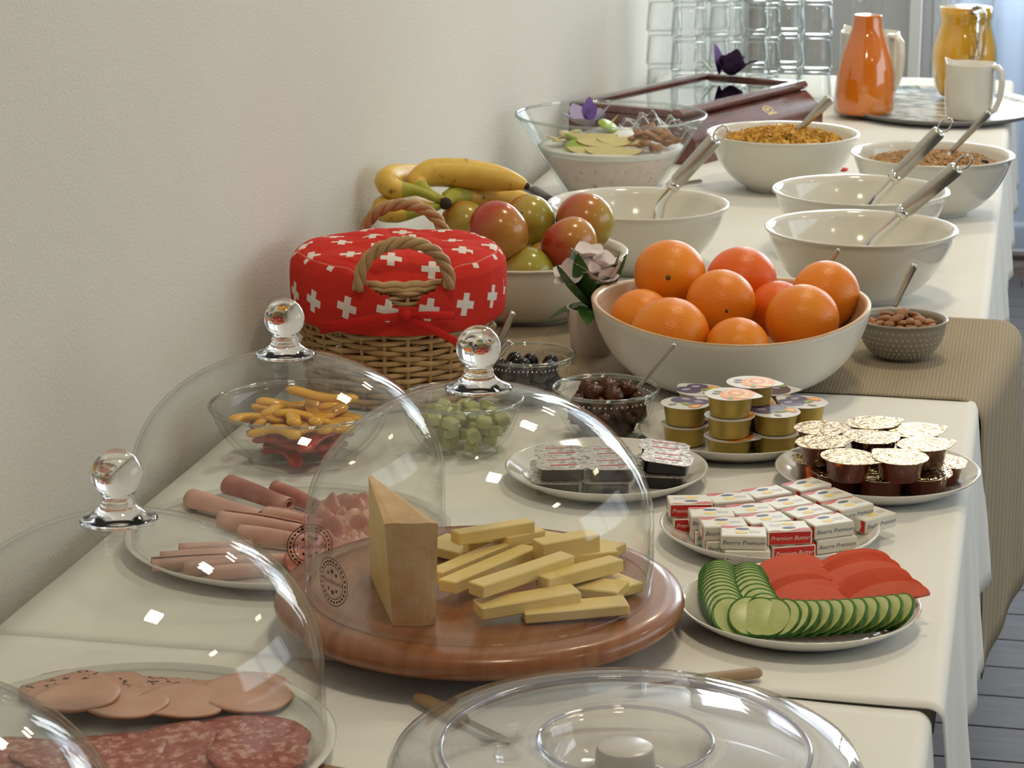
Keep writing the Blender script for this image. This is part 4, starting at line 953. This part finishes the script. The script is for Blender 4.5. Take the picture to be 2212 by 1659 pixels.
# rope handles: three twisted strands each
FA = math.radians(-90 + 12)                      # front handle azimuth (towards the camera)
for hz, az in ((0, FA + .12), (1, FA + PI - .02)):
    h = part('handle', mesh(tube([(-.049, 0, .002), (-.049, 0, .010)], .004, 8), m_wick2), bk, (math.cos(az) * (R1 + .001), math.sin(az) * (R1 + .001), HB - .004), (0, 0, az + PI/2))
    for s in range(3):
        P = []
        for i in range(61):
            t = i / 60; a = PI * (1 - t); c = Vector((.049 * math.cos(a), 0, .052 * math.sin(a) ** .8 if math.sin(a) > 0 else 0)); rad = Vector((math.cos(a), 0, math.sin(a)))
            w_ = t * 20 + s * 2 * PI / 3; P.append(c + rad * .0036 * math.cos(w_) + Vector((0, 1, 0)) * .0036 * math.sin(w_))
        part('handle_strand', mesh(tube(P, .0040, 7), m_wick2), h)
# quilted cloth cover with an opening at each handle
prof = [(0, .172), (.03, .1715), (.06, .1700), (.085, .1680), (.098, .1670), (.108, .1645), (.116, .1595), (.1205, .151), (.1215, .138), (.1215, .122), (.1205, .108), (.1195, .096), (.1185, .092), (.1150, .0915), (.1150, .095)]
pp = []
for a, b in zip(prof, prof[1:]):
    for k in range(5): pp.append((a[0] + (b[0] - a[0]) * k / 5, a[1] + (b[1] - a[1]) * k / 5))
pp.append(prof[-1])
NA = 300; V, F, UV = [], [], []
ln = [0]
for a, b in zip(pp, pp[1:]): ln.append(ln[-1] + math.hypot(b[0] - a[0], b[1] - a[1]))
for j, (r, z) in enumerate(pp):
    for i in range(NA):
        a = 2 * PI * i / NA
        puff = .0022 * abs(math.sin(a * 8)) ** .5 * min(1, r / .06) if r > .03 else 0
        quilt = .0022 * abs(math.sin(r * 60)) + .0015 * math.sin(a * 5 + r * 40) if r < .1 and j < 25 else 0
        k = 1 + (.012 * math.sin(3 * a + 1) + .006 * math.sin(11 * a)) * (1 if r > .1 else 0)
        V.append((r * k * math.cos(a), r * k * math.sin(a), z + quilt - (.006 if j > 55 else 0) * 0 + .002 * math.sin(2 * a + .5) * min(1, r / .1) + puff * (.6 if j < 30 else 0)))
        if r < .1165 and j < 33:
            az_ = FA + .12; o_ = V[-1][0] * math.cos(az_) + V[-1][1] * math.sin(az_); l_ = -V[-1][0] * math.sin(az_) + V[-1][1] * math.cos(az_)
            k_ = max(0, min(1, (o_ - .055) / .05)); V[-1] = (V[-1][0], V[-1][1], V[-1][2] - .0165 * k_ * k_ * math.exp(-(l_ / .052) ** 6))
        if r < .112 and j < 30: UV.append(((r * math.cos(a)) / .046 + .2, (r * math.sin(a)) / .046 + .15))
        else: UV.append((a * .1215 / .046 + .1, (ln[j]) / .050 + .35))
def open_at(vx, vy, vz, r):
    for az, front in ((FA + .12, True), (FA + PI - .02, False)):
        c, s_ = math.cos(az), math.sin(az); out = vx * c + vy * s_; lat = abs(-vx * s_ + vy * c)
        if out < .1075: continue
        if front:
            if lat > .055: continue
            zc = .134 + .030 * (lat / .055) ** 3
            if lat < .018: zc = min(zc, .134 - .010 * min(1, (.018 - lat) / .006))
            if vz > zc: return True
        elif vz > .140 and lat < .053: return True
    return False
for j in range(len(pp) - 1):
    for i in range(NA):
        k = (i + 1) % NA; q = (j * NA + i, (j + 1) * NA + i, (j + 1) * NA + k, j * NA + k)
        c = Vector((0, 0, 0))
        for w_ in q: c += Vector(V[w_])
        c /= 4
        if not open_at(c.x, c.y, c.z, math.hypot(c.x, c.y)): F.append(q)
me = mesh((V, F), m_red)
ul = me.uv_layers.new(name='UVMap')
for p in me.polygons:
    us = [UV[v_] for v_ in p.vertices]; wrapx = max(u[0] for u in us) - min(u[0] for u in us) > 5
    for li, v_ in zip(p.loop_indices, p.vertices):
        u = UV[v_]; ul.data[li].uv = (u[0] + (2 * PI * .1215 / .046 if wrapx and u[0] < 5 else 0), u[1])
cvr = part('cloth_cover', me, bk, label='red cloth cover printed with white crosses')
s = cvr.modifiers.new('thickness', 'SOLIDIFY'); s.thickness = .0015; s.offset = -1
# ribbons tied below the front opening
cf_, sf_ = math.cos(FA + .12), math.sin(FA + .12)
def onband(lat, z, out=0.):
    a = FA + .12 + lat / .121; return ((.1235 + out) * math.cos(a), (.1235 + out) * math.sin(a), z)
part('knot', mesh(blob(.0075, .007, .006), m_red if False else m_ribbon), cvr, onband(0, .117, .004))
part('ribbon_end', mesh(tube([onband(0, .117, .005), onband(-.030, .113, .009), onband(-.062, .105, .011), onband(-.090, .097, .012)], [.003, .0048, .0058, .0066], 8, True, .22, Vector((cf_, sf_, 0))), m_ribbon), cvr, label='short red ribbon end')
part('ribbon_end', mesh(tube([onband(0, .116, .005), onband(.020, .104, .009), onband(.048, .086, .010), onband(.070, .068, .004), onband(.080, .062, .002)], [.003, .0042, .0042, .0036, .003], 8, True, .22, Vector((cf_, sf_, 0))), m_ribbon), cvr, label='long red ribbon end')
part('ribbon_loop', mesh(tube([onband(0, .117, .005), onband(.022, .117, .013), onband(.045, .114, .011), onband(.055, .111, .005), onband(.030, .111, .004)], [.003, .0042, .0042, .0036, .002], 8, True, .3, Vector((cf_, sf_, 0))), m_ribbon), cvr)

# ================================================================== FLOWER POT
fp = thing('flower_pot', 'small white pot with pink flowers between the apples and the oranges', 'potted plant', (-.503, 2.775, T + .0015))
part('pot', mesh(lathe([(0, 0), (.0235, 0), (.0245, .001), (.0300, .056), (.0300, .058), (.0285, .058), (.0275, .052), (0, .050)], 40), m_pot, angle=50), fp)
part('soil', mesh(lathe([(.0275, .050), (.02, .054), (0, .056)], 24), m_soil), fp)
def leaf_mesh(l, w_, bend, m_):
    V, F = [], []; n = 10
    for i in range(n + 1):
        t = i / n; x_ = l * t; ww = w_ * math.sin(PI * min(1, t * .95 + .05)) ** .8; z = bend * t * t * l
        V += [(x_, -ww / 2, z + .15 * ww), (x_, 0, z), (x_, ww / 2, z + .15 * ww)]
    for i in range(n):
        for k in range(2): F.append((i * 3 + k, i * 3 + k + 1, i * 3 + k + 4, i * 3 + k + 3))
    return mesh((V, F), m_)
lm = leaf_mesh(.074, .032, .4, m_leaf); lm2 = leaf_mesh(.054, .030, -.5, m_leaf)
for x_, a, up_, me_ in ((0, -.05, -.75, lm), (0, .5, -.6, lm), (0, 3.3, -.15, lm2), (0, 3.9, -.5, lm), (0, 4.8, -.35, lm2), (0, 5.6, -.3, lm2), (0, 2.4, -.7, lm), (0, 1.5, -.6, lm), (0, 4.3, -.8, lm)):
    part('leaf', me_, fp, (0, 0, .055), (0, up_, a))
pm_ = leaf_mesh(.026, .025, .30, m_petal)
for fx, fy, fz, tl in ((-.022, -.012, .092, .5), (.000, -.010, .100, .2), (.014, .004, .104, .1), (.026, -.006, .095, -.5), (-.006, .008, .112, 0), (.010, -.016, .092, .3)):
    part('stalk', mesh(tube([(0, 0, .054), (fx * .6, fy * .6, fz * .8), (fx, fy, fz)], .0012, 6), m_leaf), fp)
    fl_ = part('blossom', mesh(blob(.003, .003, .003), m_petal), fp, (fx, fy, fz), (tl, tl * .7, fx * 40))
    for k in range(5): part('petal', pm_, fl_, (0, 0, 0), (.25 * math.sin(k * 2.2), -.42 + .2 * math.cos(k * 1.7), 2 * PI * k / 5))

# ================================================================== LADLES, SPOONS, KNIFE
def world_tube(pts, rad, m_, n=12, flat=1., c0=None): return mesh(tube([Vector(p) - c0 for p in pts], rad, n, True, flat, Vector((0, 1, 0))), m_)
def ladle(pts, label):
    loop, h1, h0, tip_ = [Vector(p) for p in pts]; c0 = h0
    t = thing('ladle', label, 'ladle', tuple(c0), 0, 'steel ladles')
    d = (h1 - h0).normalized()
    part('handle', world_tube([h0, h0 + d * .004, h1 - d * .004, h1], [.0090, .0105, .0105, .0092], m_steel, 20, 1, c0), t)
    part('ferrule', world_tube([h0 - d * .010, h0 + d * .002], [.0095, .0095], m_steel2, 20, 1, c0), t)
    side = d.cross(Vector((0, 1, 0))).normalized()
    L_ = []
    for i in range(17):
        a = 2 * PI * i / 16 - PI/2; L_.append(h1 + d * (.011 + .012 * math.sin(a)) + side * .0075 * math.cos(a))
    part('hanging_loop', world_tube(L_, .0014, m_steel2, 8, 1, c0), t)
    shaft, sr = smooth_path([h0, h0 - d * .03 + Vector((.000, 0, -.004)), tip_, tip_ + Vector((-.012, -.004, -.018)), tip_ + Vector((-.03, -.01, -.026))], [.0062, .0066, .0085, .011, .013], 4)
    part('shaft', world_tube(shaft, sr, m_steel2, 12, .3, c0), t)
    cup = mesh(lathe([(0, -.022), (.016, -.018), (.027, -.006), (.030, .004), (.0285, .004), (.0255, -.005), (.015, -.0165), (0, -.0205)], 28), m_steel2)
    part('scoop', cup, t, tuple(tip_ + Vector((-.05, -.01, -.022)) - c0))
ladle([(-.1151, 3.454, .9399), (-.1257, 3.454, .9323), (-.1831, 3.454, .867), (-.2133, 3.454, .8295)], 'steel ladle in the middle white bowl')
ladle([(-.0789, 3.164, .9362), (-.0904, 3.164, .9285), (-.1556, 3.164, .8689), (-.1962, 3.164, .8238)], 'steel ladle in the nearest white bowl')
ladle([(-.4124, 3.28, .9444), (-.4237, 3.28, .9376), (-.4774, 3.28, .8744), (-.5026, 3.28, .8277)], 'steel ladle in the white bowl behind the apples')
def spoon(a, b, label, r0=.0045, r1=.003, ext=.03, bowl=True, group='serving spoons'):
    a, b = Vector(a), Vector(b); d = (b - a).normalized(); t = thing('spoon', label, 'spoon', tuple(b), 0, group)
    part('handle', world_tube([a, a + d * .004, a.lerp(b, .5), b, b + d * ext * .5], [r0 * .7, r0, (r0 + r1) / 2, r1, r1], m_steel, 10, .4, b), t)
    if bowl:
        q = d.to_track_quat('X', 'Z').to_euler(); V, F = lathe([(0, -.004), (.009, -.002), (.0125, .002), (.0118, .0022), (.0085, -.0012), (0, -.0030)], 20, 1.5, 1)
        part('spoon_bowl', mesh((V, F), m_steel2), t, tuple(d * (ext * .5 + .016)), q)
spoon((-.3231, 3.97, .9036), (-.3784, 3.97, .8459), 'flat steel spoon sticking out of the corn flakes', .0095, .0045, .012)
spoon((-.0638, 3.80, .9125), (-.1157, 3.80, .8527), 'slim steel spoon sticking out of the granola', .006, .004, .012)
spoon((-.1251, 2.822, .868), (-.1458, 2.822, .8178), 'small steel spoon in the almond bowl', .0045, .003, .004, False)
spoon((-.3502, 2.418, .8560), (-.3885, 2.418, .8064), 'pale slim spoon in the dried fruit bowl', .0026, .0022, .01, False)
spoon((-.5463, 2.528, .8560), (-.5688, 2.528, .8061), 'tall steel spoon in the black olive bowl', .0042, .0035, .02, False)
spoon((-.5447, 2.505, .8290), (-.5752, 2.505, .7906), 'short dark steel spoon leaning in the black olive bowl', .0042, .0042, .004, False)
spoon((-.2173, 2.86, .8749), (-.2317, 2.86, .8501), 'thin spoon handle rising behind the oranges', .003, .003, .03, False)
spoon((-.535, 3.98, .7565), (-.575, 3.94, .7555), 'small spoon lying on the cloth by the muesli bowl', .004, .004, .03)
kn = thing('table_knife', 'knife with a dark handle lying behind the bananas', 'knife', (-.772, 3.80, T + .006), math.radians(-62))
part('handle', mesh(tube([(-.055, 0, 0), (-.05, 0, 0), (.03, 0, 0), (.055, 0, 0)], [.004, .0085, .0080, .006], 12, True, .65), mat('dark_knife_handle', (.12, .09, .085), .3)), kn)
part('blade', mesh(prism([(-.055, -.008), (-.15, -.009), (-.17, 0), (-.15, .008), (-.055, .007)], -.001, .001), m_steel2, False), kn)
solo('red_petal', mesh(xf(blob(.009, .006, .003), RX(.2)), p_red), 'tiny red petal lying on the cloth between the cereal bowls', 'petal', (-.314, 4.17, T + .003))

# ================================================================== MUESLI BOWL
MX, MY = -.660, 3.799
mb_prof = [(0, 0), (.062, 0), (.066, .002), (.1525, .139), (.154, .1405), (.1525, .1415), (.1508, .1400), (.0635, .0060), (.060, .005), (0, .005)]
mbt = thing('muesli_bowl', 'large clear conical bowl of muesli by the tea box', 'glass bowl', (MX, MY, T))
part('bowl', mesh(lathe(mb_prof, 80), g_bowl), mbt)
part('rim', mesh(tube([(.1528 * math.cos(2 * PI * i / 96), .1528 * math.sin(2 * PI * i / 96), .1405) for i in range(97)], .0024, 8, False), g_rim), mbt)
solo('muesli', mmesh([(lathe([(0, .0065), (.0600, .0066), (.063, .009), (.0635 + (.1508 - .0635) * (.082 - .006) / .134 - .001, .082), (.0635 + (.1508 - .0635) * (.0822 - .006) / .134 - .0015, .0825)], 72), m_muesli),
     (lathe([(.0635 + (.1508 - .0635) * (.082 - .006) / .134 - .0010, .0815), (.0635 + (.1508 - .0635) * (.090 - .006) / .134 - .0010, .090), (.105, .091), (0, .092)], 72), m_yogw)], True), 'creamy pink muesli with a white yogurt film on top', 'muesli', (MX, MY, T), kind='stuff')
al2 = mesh(almond_vf(.025, .014, .009), m_almond)
rd = random.Random(8)
for i in range(28):
    a = rd.uniform(-.8, .75) - .15; q = rd.uniform(.055, .108)
    solo('almond', al2, 'almond on the right side of the muesli', 'almond', (MX + q * math.cos(a), MY + q * math.sin(a), T + .098 + rd.uniform(0, .012) + (.010 if q < .085 else 0)), (rd.uniform(-.5, .5), rd.uniform(-.4, .4), rd.random() * 6), 'almonds on the muesli')
apme = mmesh([(prism([(.046 * math.cos(PI * i / 12), .016 * math.sin(PI * i / 12)) for i in range(13)], 0, .004), m_apsl), (prism([(.0464 * math.cos(PI * i / 12), .0164 * math.sin(PI * i / 12)) for i in range(13)] + [(.0458 * math.cos(PI * i / 12), .0158 * math.sin(PI * i / 12)) for i in range(12, -1, -1)], .0002, .0028), m_apsk)])
for i, (dx, dy, dz, a) in enumerate(((-.01, -.075, .094, 3.3), (.02, -.085, .094, 3.2), (.000, -.050, .103, 3.3), (.030, -.040, .106, 3.4), (-.03, -.03, .108, 3.2))):
    solo('apple_slice', apme, ['apple slice at the front of the muesli, left one', 'apple slice at the front of the muesli, right one', 'apple slice in the middle row on the muesli', 'apple slice beside the muesli almonds', 'apple slice at the back of the muesli'][i], 'apple slice', (MX + dx, MY + dy, T + dz + .003), (-.75, 0, a), 'apple slices on the muesli')
kw = mesh(lathe([(0, 0), (.016, 0), (.0175, .002), (.016, .005), (0, .0055)], 20), m_kiwi)
for i, (dx, dy, dz, lb) in enumerate(((-.045, -.065, .095, 'kiwi slice low at the front left of the muesli'), (-.004, -.012, .122, 'kiwi slice on the top of the muesli heap'), (-.055, -.035, .103, 'kiwi slice at the left of the muesli'))):
    solo('kiwi_slice', kw, lb, 'kiwi', (MX + dx, MY + dy, T + dz), (.5, .1, i), 'kiwi slices on the muesli')
for i in range(7):
    a = 2.5 + rd.random() * 1.6; q = rd.uniform(.05, .095)
    solo('banana_chip', mesh(lathe([(0, 0), (.012, 0), (.013, .0015), (.012, .003), (0, .003)], 16), m_apsl), 'pale banana slice on the left side of the muesli', 'banana slice', (MX + q * math.cos(a), MY + q * math.sin(a), T + .096 + rd.random() * .008), (rd.uniform(-.4, .4), rd.uniform(-.4, .4), 0), 'banana slices on the muesli')
o = solo('cling_film', folded(9, .12, .07, .040, g_acr), 'crumpled clear cling film behind the muesli almonds', 'cling film', (MX + .062, MY + .070, T + .098), (.5, 0, -.2))
lf = thing('violet_flower', 'lilac flower decorating the top of the muesli', 'flower', (MX - .040, MY + .01, T + .118))
for k, (a, u_, l) in enumerate(((0, -.5, .05), (1.2, -.3, .045), (2.4, -.4, .05), (3.4, -.2, .045), (4.6, -.1, .05))): part('petal', leaf_mesh(l, .040, .3, m_lilac), lf, (0, 0, 0), (0, u_, a))
part('petal', leaf_mesh(.040, .026, .1, m_pansyl), lf, (0, 0, .01), (0, -1.35, -.6)); part('petal', leaf_mesh(.034, .022, .2, m_pansyl), lf, (.006, 0, .01), (0, -1.2, 2.2))
part('leaf', leaf_mesh(.03, .014, .2, m_kiwi), lf, (.03, 0, 0), (0, -.6, .1))
solo('muesli_heap', mesh(lathe([(.085, .091), (.06, .105), (.03, .115), (0, .117)], 32), m_yogw), 'rounded top of the muesli under the fruit', 'muesli', (MX, MY + .01, T), kind='stuff')

# ================================================================== TEA BOX
U = Vector((.371, .929, 0)).normalized(); ang = math.atan2(U.y, U.x)
tb = thing('tea_box', 'polished mahogany tea box with a sloping glass lid', 'box', (-.838 + .03, 4.255, T), ang)
# local: x along the length, y to the left (negative y = right/front)
LB, WB_ = .49, .235
prof = [(.010, 0), (.010, .080), (-.205, .080), (-.216, .0775), (-.2505, .0475), (-.2540, .0400), (-.2540, 0)]
def extr(prof, x0, x1):
    n = len(prof); V = [(x0, a, b) for a, b in prof] + [(x1, a, b) for a, b in prof]
    return V, [tuple(range(n)), tuple(range(2 * n - 1, n - 1, -1))] + [(i, n + i, n + (i + 1) % n, (i + 1) % n) for i in range(n)]
part('chest', mesh(extr(prof, 0, LB), m_mahog, True, angle=25), tb)
lid = part('lid', mesh(join(box(LB, .022, .014, (LB/2, .000, .0875), .003), box(.024, .190, .014, (.012, -.106, .0875), .003), box(.024, .190, .014, (LB - .012, -.106, .0875), .003), box(LB, .024, .016, (LB/2, -.211, .0880), .006)), m_mahog, False), tb)
m_lidglass = mat('lid_glass', (.20, .19, .17), .03, coat=1.)
part('lid_pane', mesh(box(LB - .046, .191, .004, (LB/2, -.105, .0860)), mat('dark_lid_glass', (.62, .60, .56), .02, 1.), False), lid, label='mirror-like glass pane of the lid')
lg = mmesh([(([( .017 * math.cos(2*PI*i/28) * s_, .0085 * math.sin(2*PI*i/28) * s_, 0) for s_ in (1, .82) for i in range(28)], [(i, (i+1) % 28, 28 + (i+1) % 28, 28 + i) for i in range(28)]), m_gold)] +
           [(([(-.008 + .004 * k, -.002, 0), (-.0055 + .004 * k, -.002, 0), (-.0055 + .004 * k, .003, 0), (-.008 + .004 * k, .003, 0)], [(0, 1, 2, 3)]), m_gold) for k in range(4)] +
           [(([(-.013, -.012, 0), (.022, -.012, 0), (.022, -.0098, 0), (-.013, -.0098, 0)], [(0, 1, 2, 3)]), m_gold)])
part('gold_emblem', lg, tb, (LB * .62, -.2338, .0632), (math.radians(41), 0, 0), label='gold oval emblem with a line of lettering')
# pansy on the lid
pn = thing('pansy', 'dark purple pansy lying on the tea box lid', 'flower', (-.585, 4.655, T + .097))
for a, u_, l, w_, m_ in ((.2, -.6, .045, .05, m_pansy), (1.6, -.8, .045, .05, m_pansy), (2.9, -.4, .042, .045, m_pansy), (4.0, -.7, .045, .05, m_pansy), (5.2, -.5, .042, .05, m_pansy), (.9, -.9, .05, .05, m_pansy)):
    part('petal', leaf_mesh(l, w_, .4, m_), pn, (.012, 0, 0), (0, u_, a))
part('petal', leaf_mesh(.062, .026, -.1, m_pansyl), pn, (-.012, 0, .002), (0, -1.45, 2.6)); part('leaf', leaf_mesh(.040, .016, .2, m_kiwi), pn, (-.02, 0, .0), (0, -.7, 3.2))
part('stem', mesh(tube([(.02, 0, .01), (.05, 0, .028), (.062, 0, .03)], .002, 6), m_pansy), pn)

# ================================================================== TUMBLERS
tum_prof = [(0, .0695), (.029, .0695), (.0328, .0685), (.0338, .065), (.0374, .010), (.0380, 0), (.0362, 0), (.0355, .010), (.0318, .056), (.029, .0590), (0, .0600)]
tum_me = mesh(lathe(tum_prof, 40), g_tumb)
TP = [(-.762, 5.03, 'far left'), (-.695, 4.93, 'left front'), (-.620, 4.945, 'middle front'), (-.546, 4.960, 'right front'), (-.505, 5.035, 'second from the right'), (-.447, 5.04, 'far right'), (-.668, 5.08, 'left rear'), (-.588, 5.10, 'middle rear'), (-.520, 5.13, 'right rear')]
lv = ['lowest', 'second', 'third', 'topmost']
for x, y, q in TP:
    for k in range(4):
        solo('tumbler', tum_me, lv[k] + ' upturned glass of the ' + q + ' tumbler stack', 'glass', (x, y, T + .0005 + .0698 * k), group='stacked drinking glasses')

# ================================================================== TRAY WITH JUGS
ty = thing('serving_tray', 'oval tray with a blue and green leaf pattern under the juices', 'tray', (-.185, 4.945, T), .12)
tv = lathe([(0, .002), (.170, .002), (.190, .004), (.205, .014), (.208, .0155), (.2060, .0165), (.190, .0075), (.172, .0050), (0, .0048)], 80, 1.0, 1.28)
tme = mesh(tv, [m_tray, m_trayrim]); tme.polygons.foreach_set('material_index', [1 if 80 <= p.index < 80 * 5 else 0 for p in tme.polygons]); part('tray_dish', tme, ty)
# carafe
ca = thing('juice_carafe', 'glass carafe of deep orange juice on the tray', 'carafe', (-.325, 4.819, T + .005))
cpro = [(0, .001), (.052, .001), (.058, .004), (.0605, .015), (.0610, .045), (.0585, .085), (.0510, .120), (.0400, .150), (.0325, .172), (.0300, .195), (.0302, .220), (.0330, .250), (.0345, .262)]
part('glass_wall', mesh(lathe(cpro + [(r - .0022, z + .001) for r, z in cpro[:1:-1]] + [(.05, .0035), (0, .0035)], 48), g_car), ca)
jin = [(0, .0042), (.050, .0044), (.0548, .007)] + [(r - .0026, z) for r, z in cpro[3:9]] + [(.0274, .194), (.0276, .1985), (.024, .199), (0, .1985)]
part('juice', mesh(lathe(jin, 48), m_juice1), ca)
# pitcher
pi_ = thing('juice_pitcher', 'glass pitcher of yellow orange juice with a glass handle', 'pitcher', (-.143, 5.110, T + .005))
ppro = [(0, .001), (.046, .001), (.051, .004), (.058, .022), (.0655, .055), (.0690, .082), (.0660, .110), (.0590, .135), (.0545, .152), (.0535, .162), (.0560, .168), (.0565, .190), (.0590, .215), (.0620, .230)]
part('glass_wall', mesh(lathe(ppro + [(r - .0025, z + .001) for r, z in ppro[:1:-1]] + [(.044, .004), (0, .004)], 48), g_car), pi_)
part('juice', mesh(lathe([(0, .005), (.044, .0052), (.0484, .008)] + [(r - .003, z) for r, z in ppro[3:12]] + [(.050, .1905), (0, .1905)], 48), m_juice2), pi_)
ha = math.radians(-68)
part('handle', mesh(tube([(c_ * math.cos(ha), c_ * math.sin(ha), z) for c_, z in ((.054, .186), (.068, .192), (.086, .185), (.094, .160), (.094, .125), (.086, .098), (.070, .088))], [.012, .0135, .012, .0110, .0100, .0100, .011], 14, True, .6, Vector((math.cos(ha), math.sin(ha), 0))), m_glass), pi_, label='thick clear glass handle')
# white creamers
def creamer(x, y, z, s_, az, label):
    t = thing('creamer', label, 'jug', (x, y, z), az, 'white porcelain jugs')
    n = 48; pr0 = [(0, 0), (.026, 0), (.036, .002), (.042, .008), (.0455, .030), (.0465, .060), (.0465, .108), (.0460, .1115), (.0440, .1115), (.0438, .060), (.042, .03), (.036, .012), (0, .008)]
    V, F = lathe([(r * s_, zz * s_) for r, zz in pr0], n); out = []
    for (vx, vy, vz) in V:
        a = math.atan2(vy, vx); k = vz / (.1115 * s_); sp_ = math.exp(-((abs(abs(a) - PI)) / .28) ** 2) if k > .75 else 0
        fx = 1 + .20 * sp_ * (k - .75) / .25
        sq = 1 + .06 * math.sin(2 * a) ** 2
        out.append((vx * fx * sq, vy * sq, vz + .007 * s_ * sp_ * max(0, (k - .9) / .1)))
    part('body', mesh((out, F), m_cer2), t)
    part('handle', mesh(tube([Vector(q) * s_ for q in ((.040, 0, .106), (.056, 0, .107), (.064, 0, .098), (.066, 0, .075), (.063, 0, .045), (.054, 0, .022), (.042, 0, .016))], [.008 * s_] * 7, 12, True, .7), m_cer2), t)
creamer(-.120, 4.800, T + .005, 1.0, math.radians(-22), 'small white creamer jug at the front of the tray')
creamer(-.335, 5.060, T + .005, 1.25, math.radians(-35), 'larger white porcelain jug behind the orange carafe')

# ================================================================== CHAIR BEYOND THE TABLE
ch = thing('chair', 'dark grey upholstered chair with a pale blue throw behind the table edge', 'chair', (.36, 5.75, 0), .1)
part('seat', mesh(box(.48, .48, .12, (0, 0, .44), .03), m_chair, False), ch)
part('skirt', mesh(box(.46, .46, .24, (0, 0, .26), .02), m_chair, False), ch)
part('backrest', mesh(box(.48, .09, .50, (0, .21, .72), .03), m_chair, False), ch)
part('throw', mesh(box(.50, .13, .42, (0, .21, .78), .03), m_blue, False), ch, label='pale blue throw over the backrest')
lgm = mesh(tube([(0, 0, 0), (0, 0, .15)], [.014, .02], 10), m_dark)
for a in (-1, 1):
    for b in (-1, 1): part('leg', lgm, ch, (a * .2, b * .2, 0))
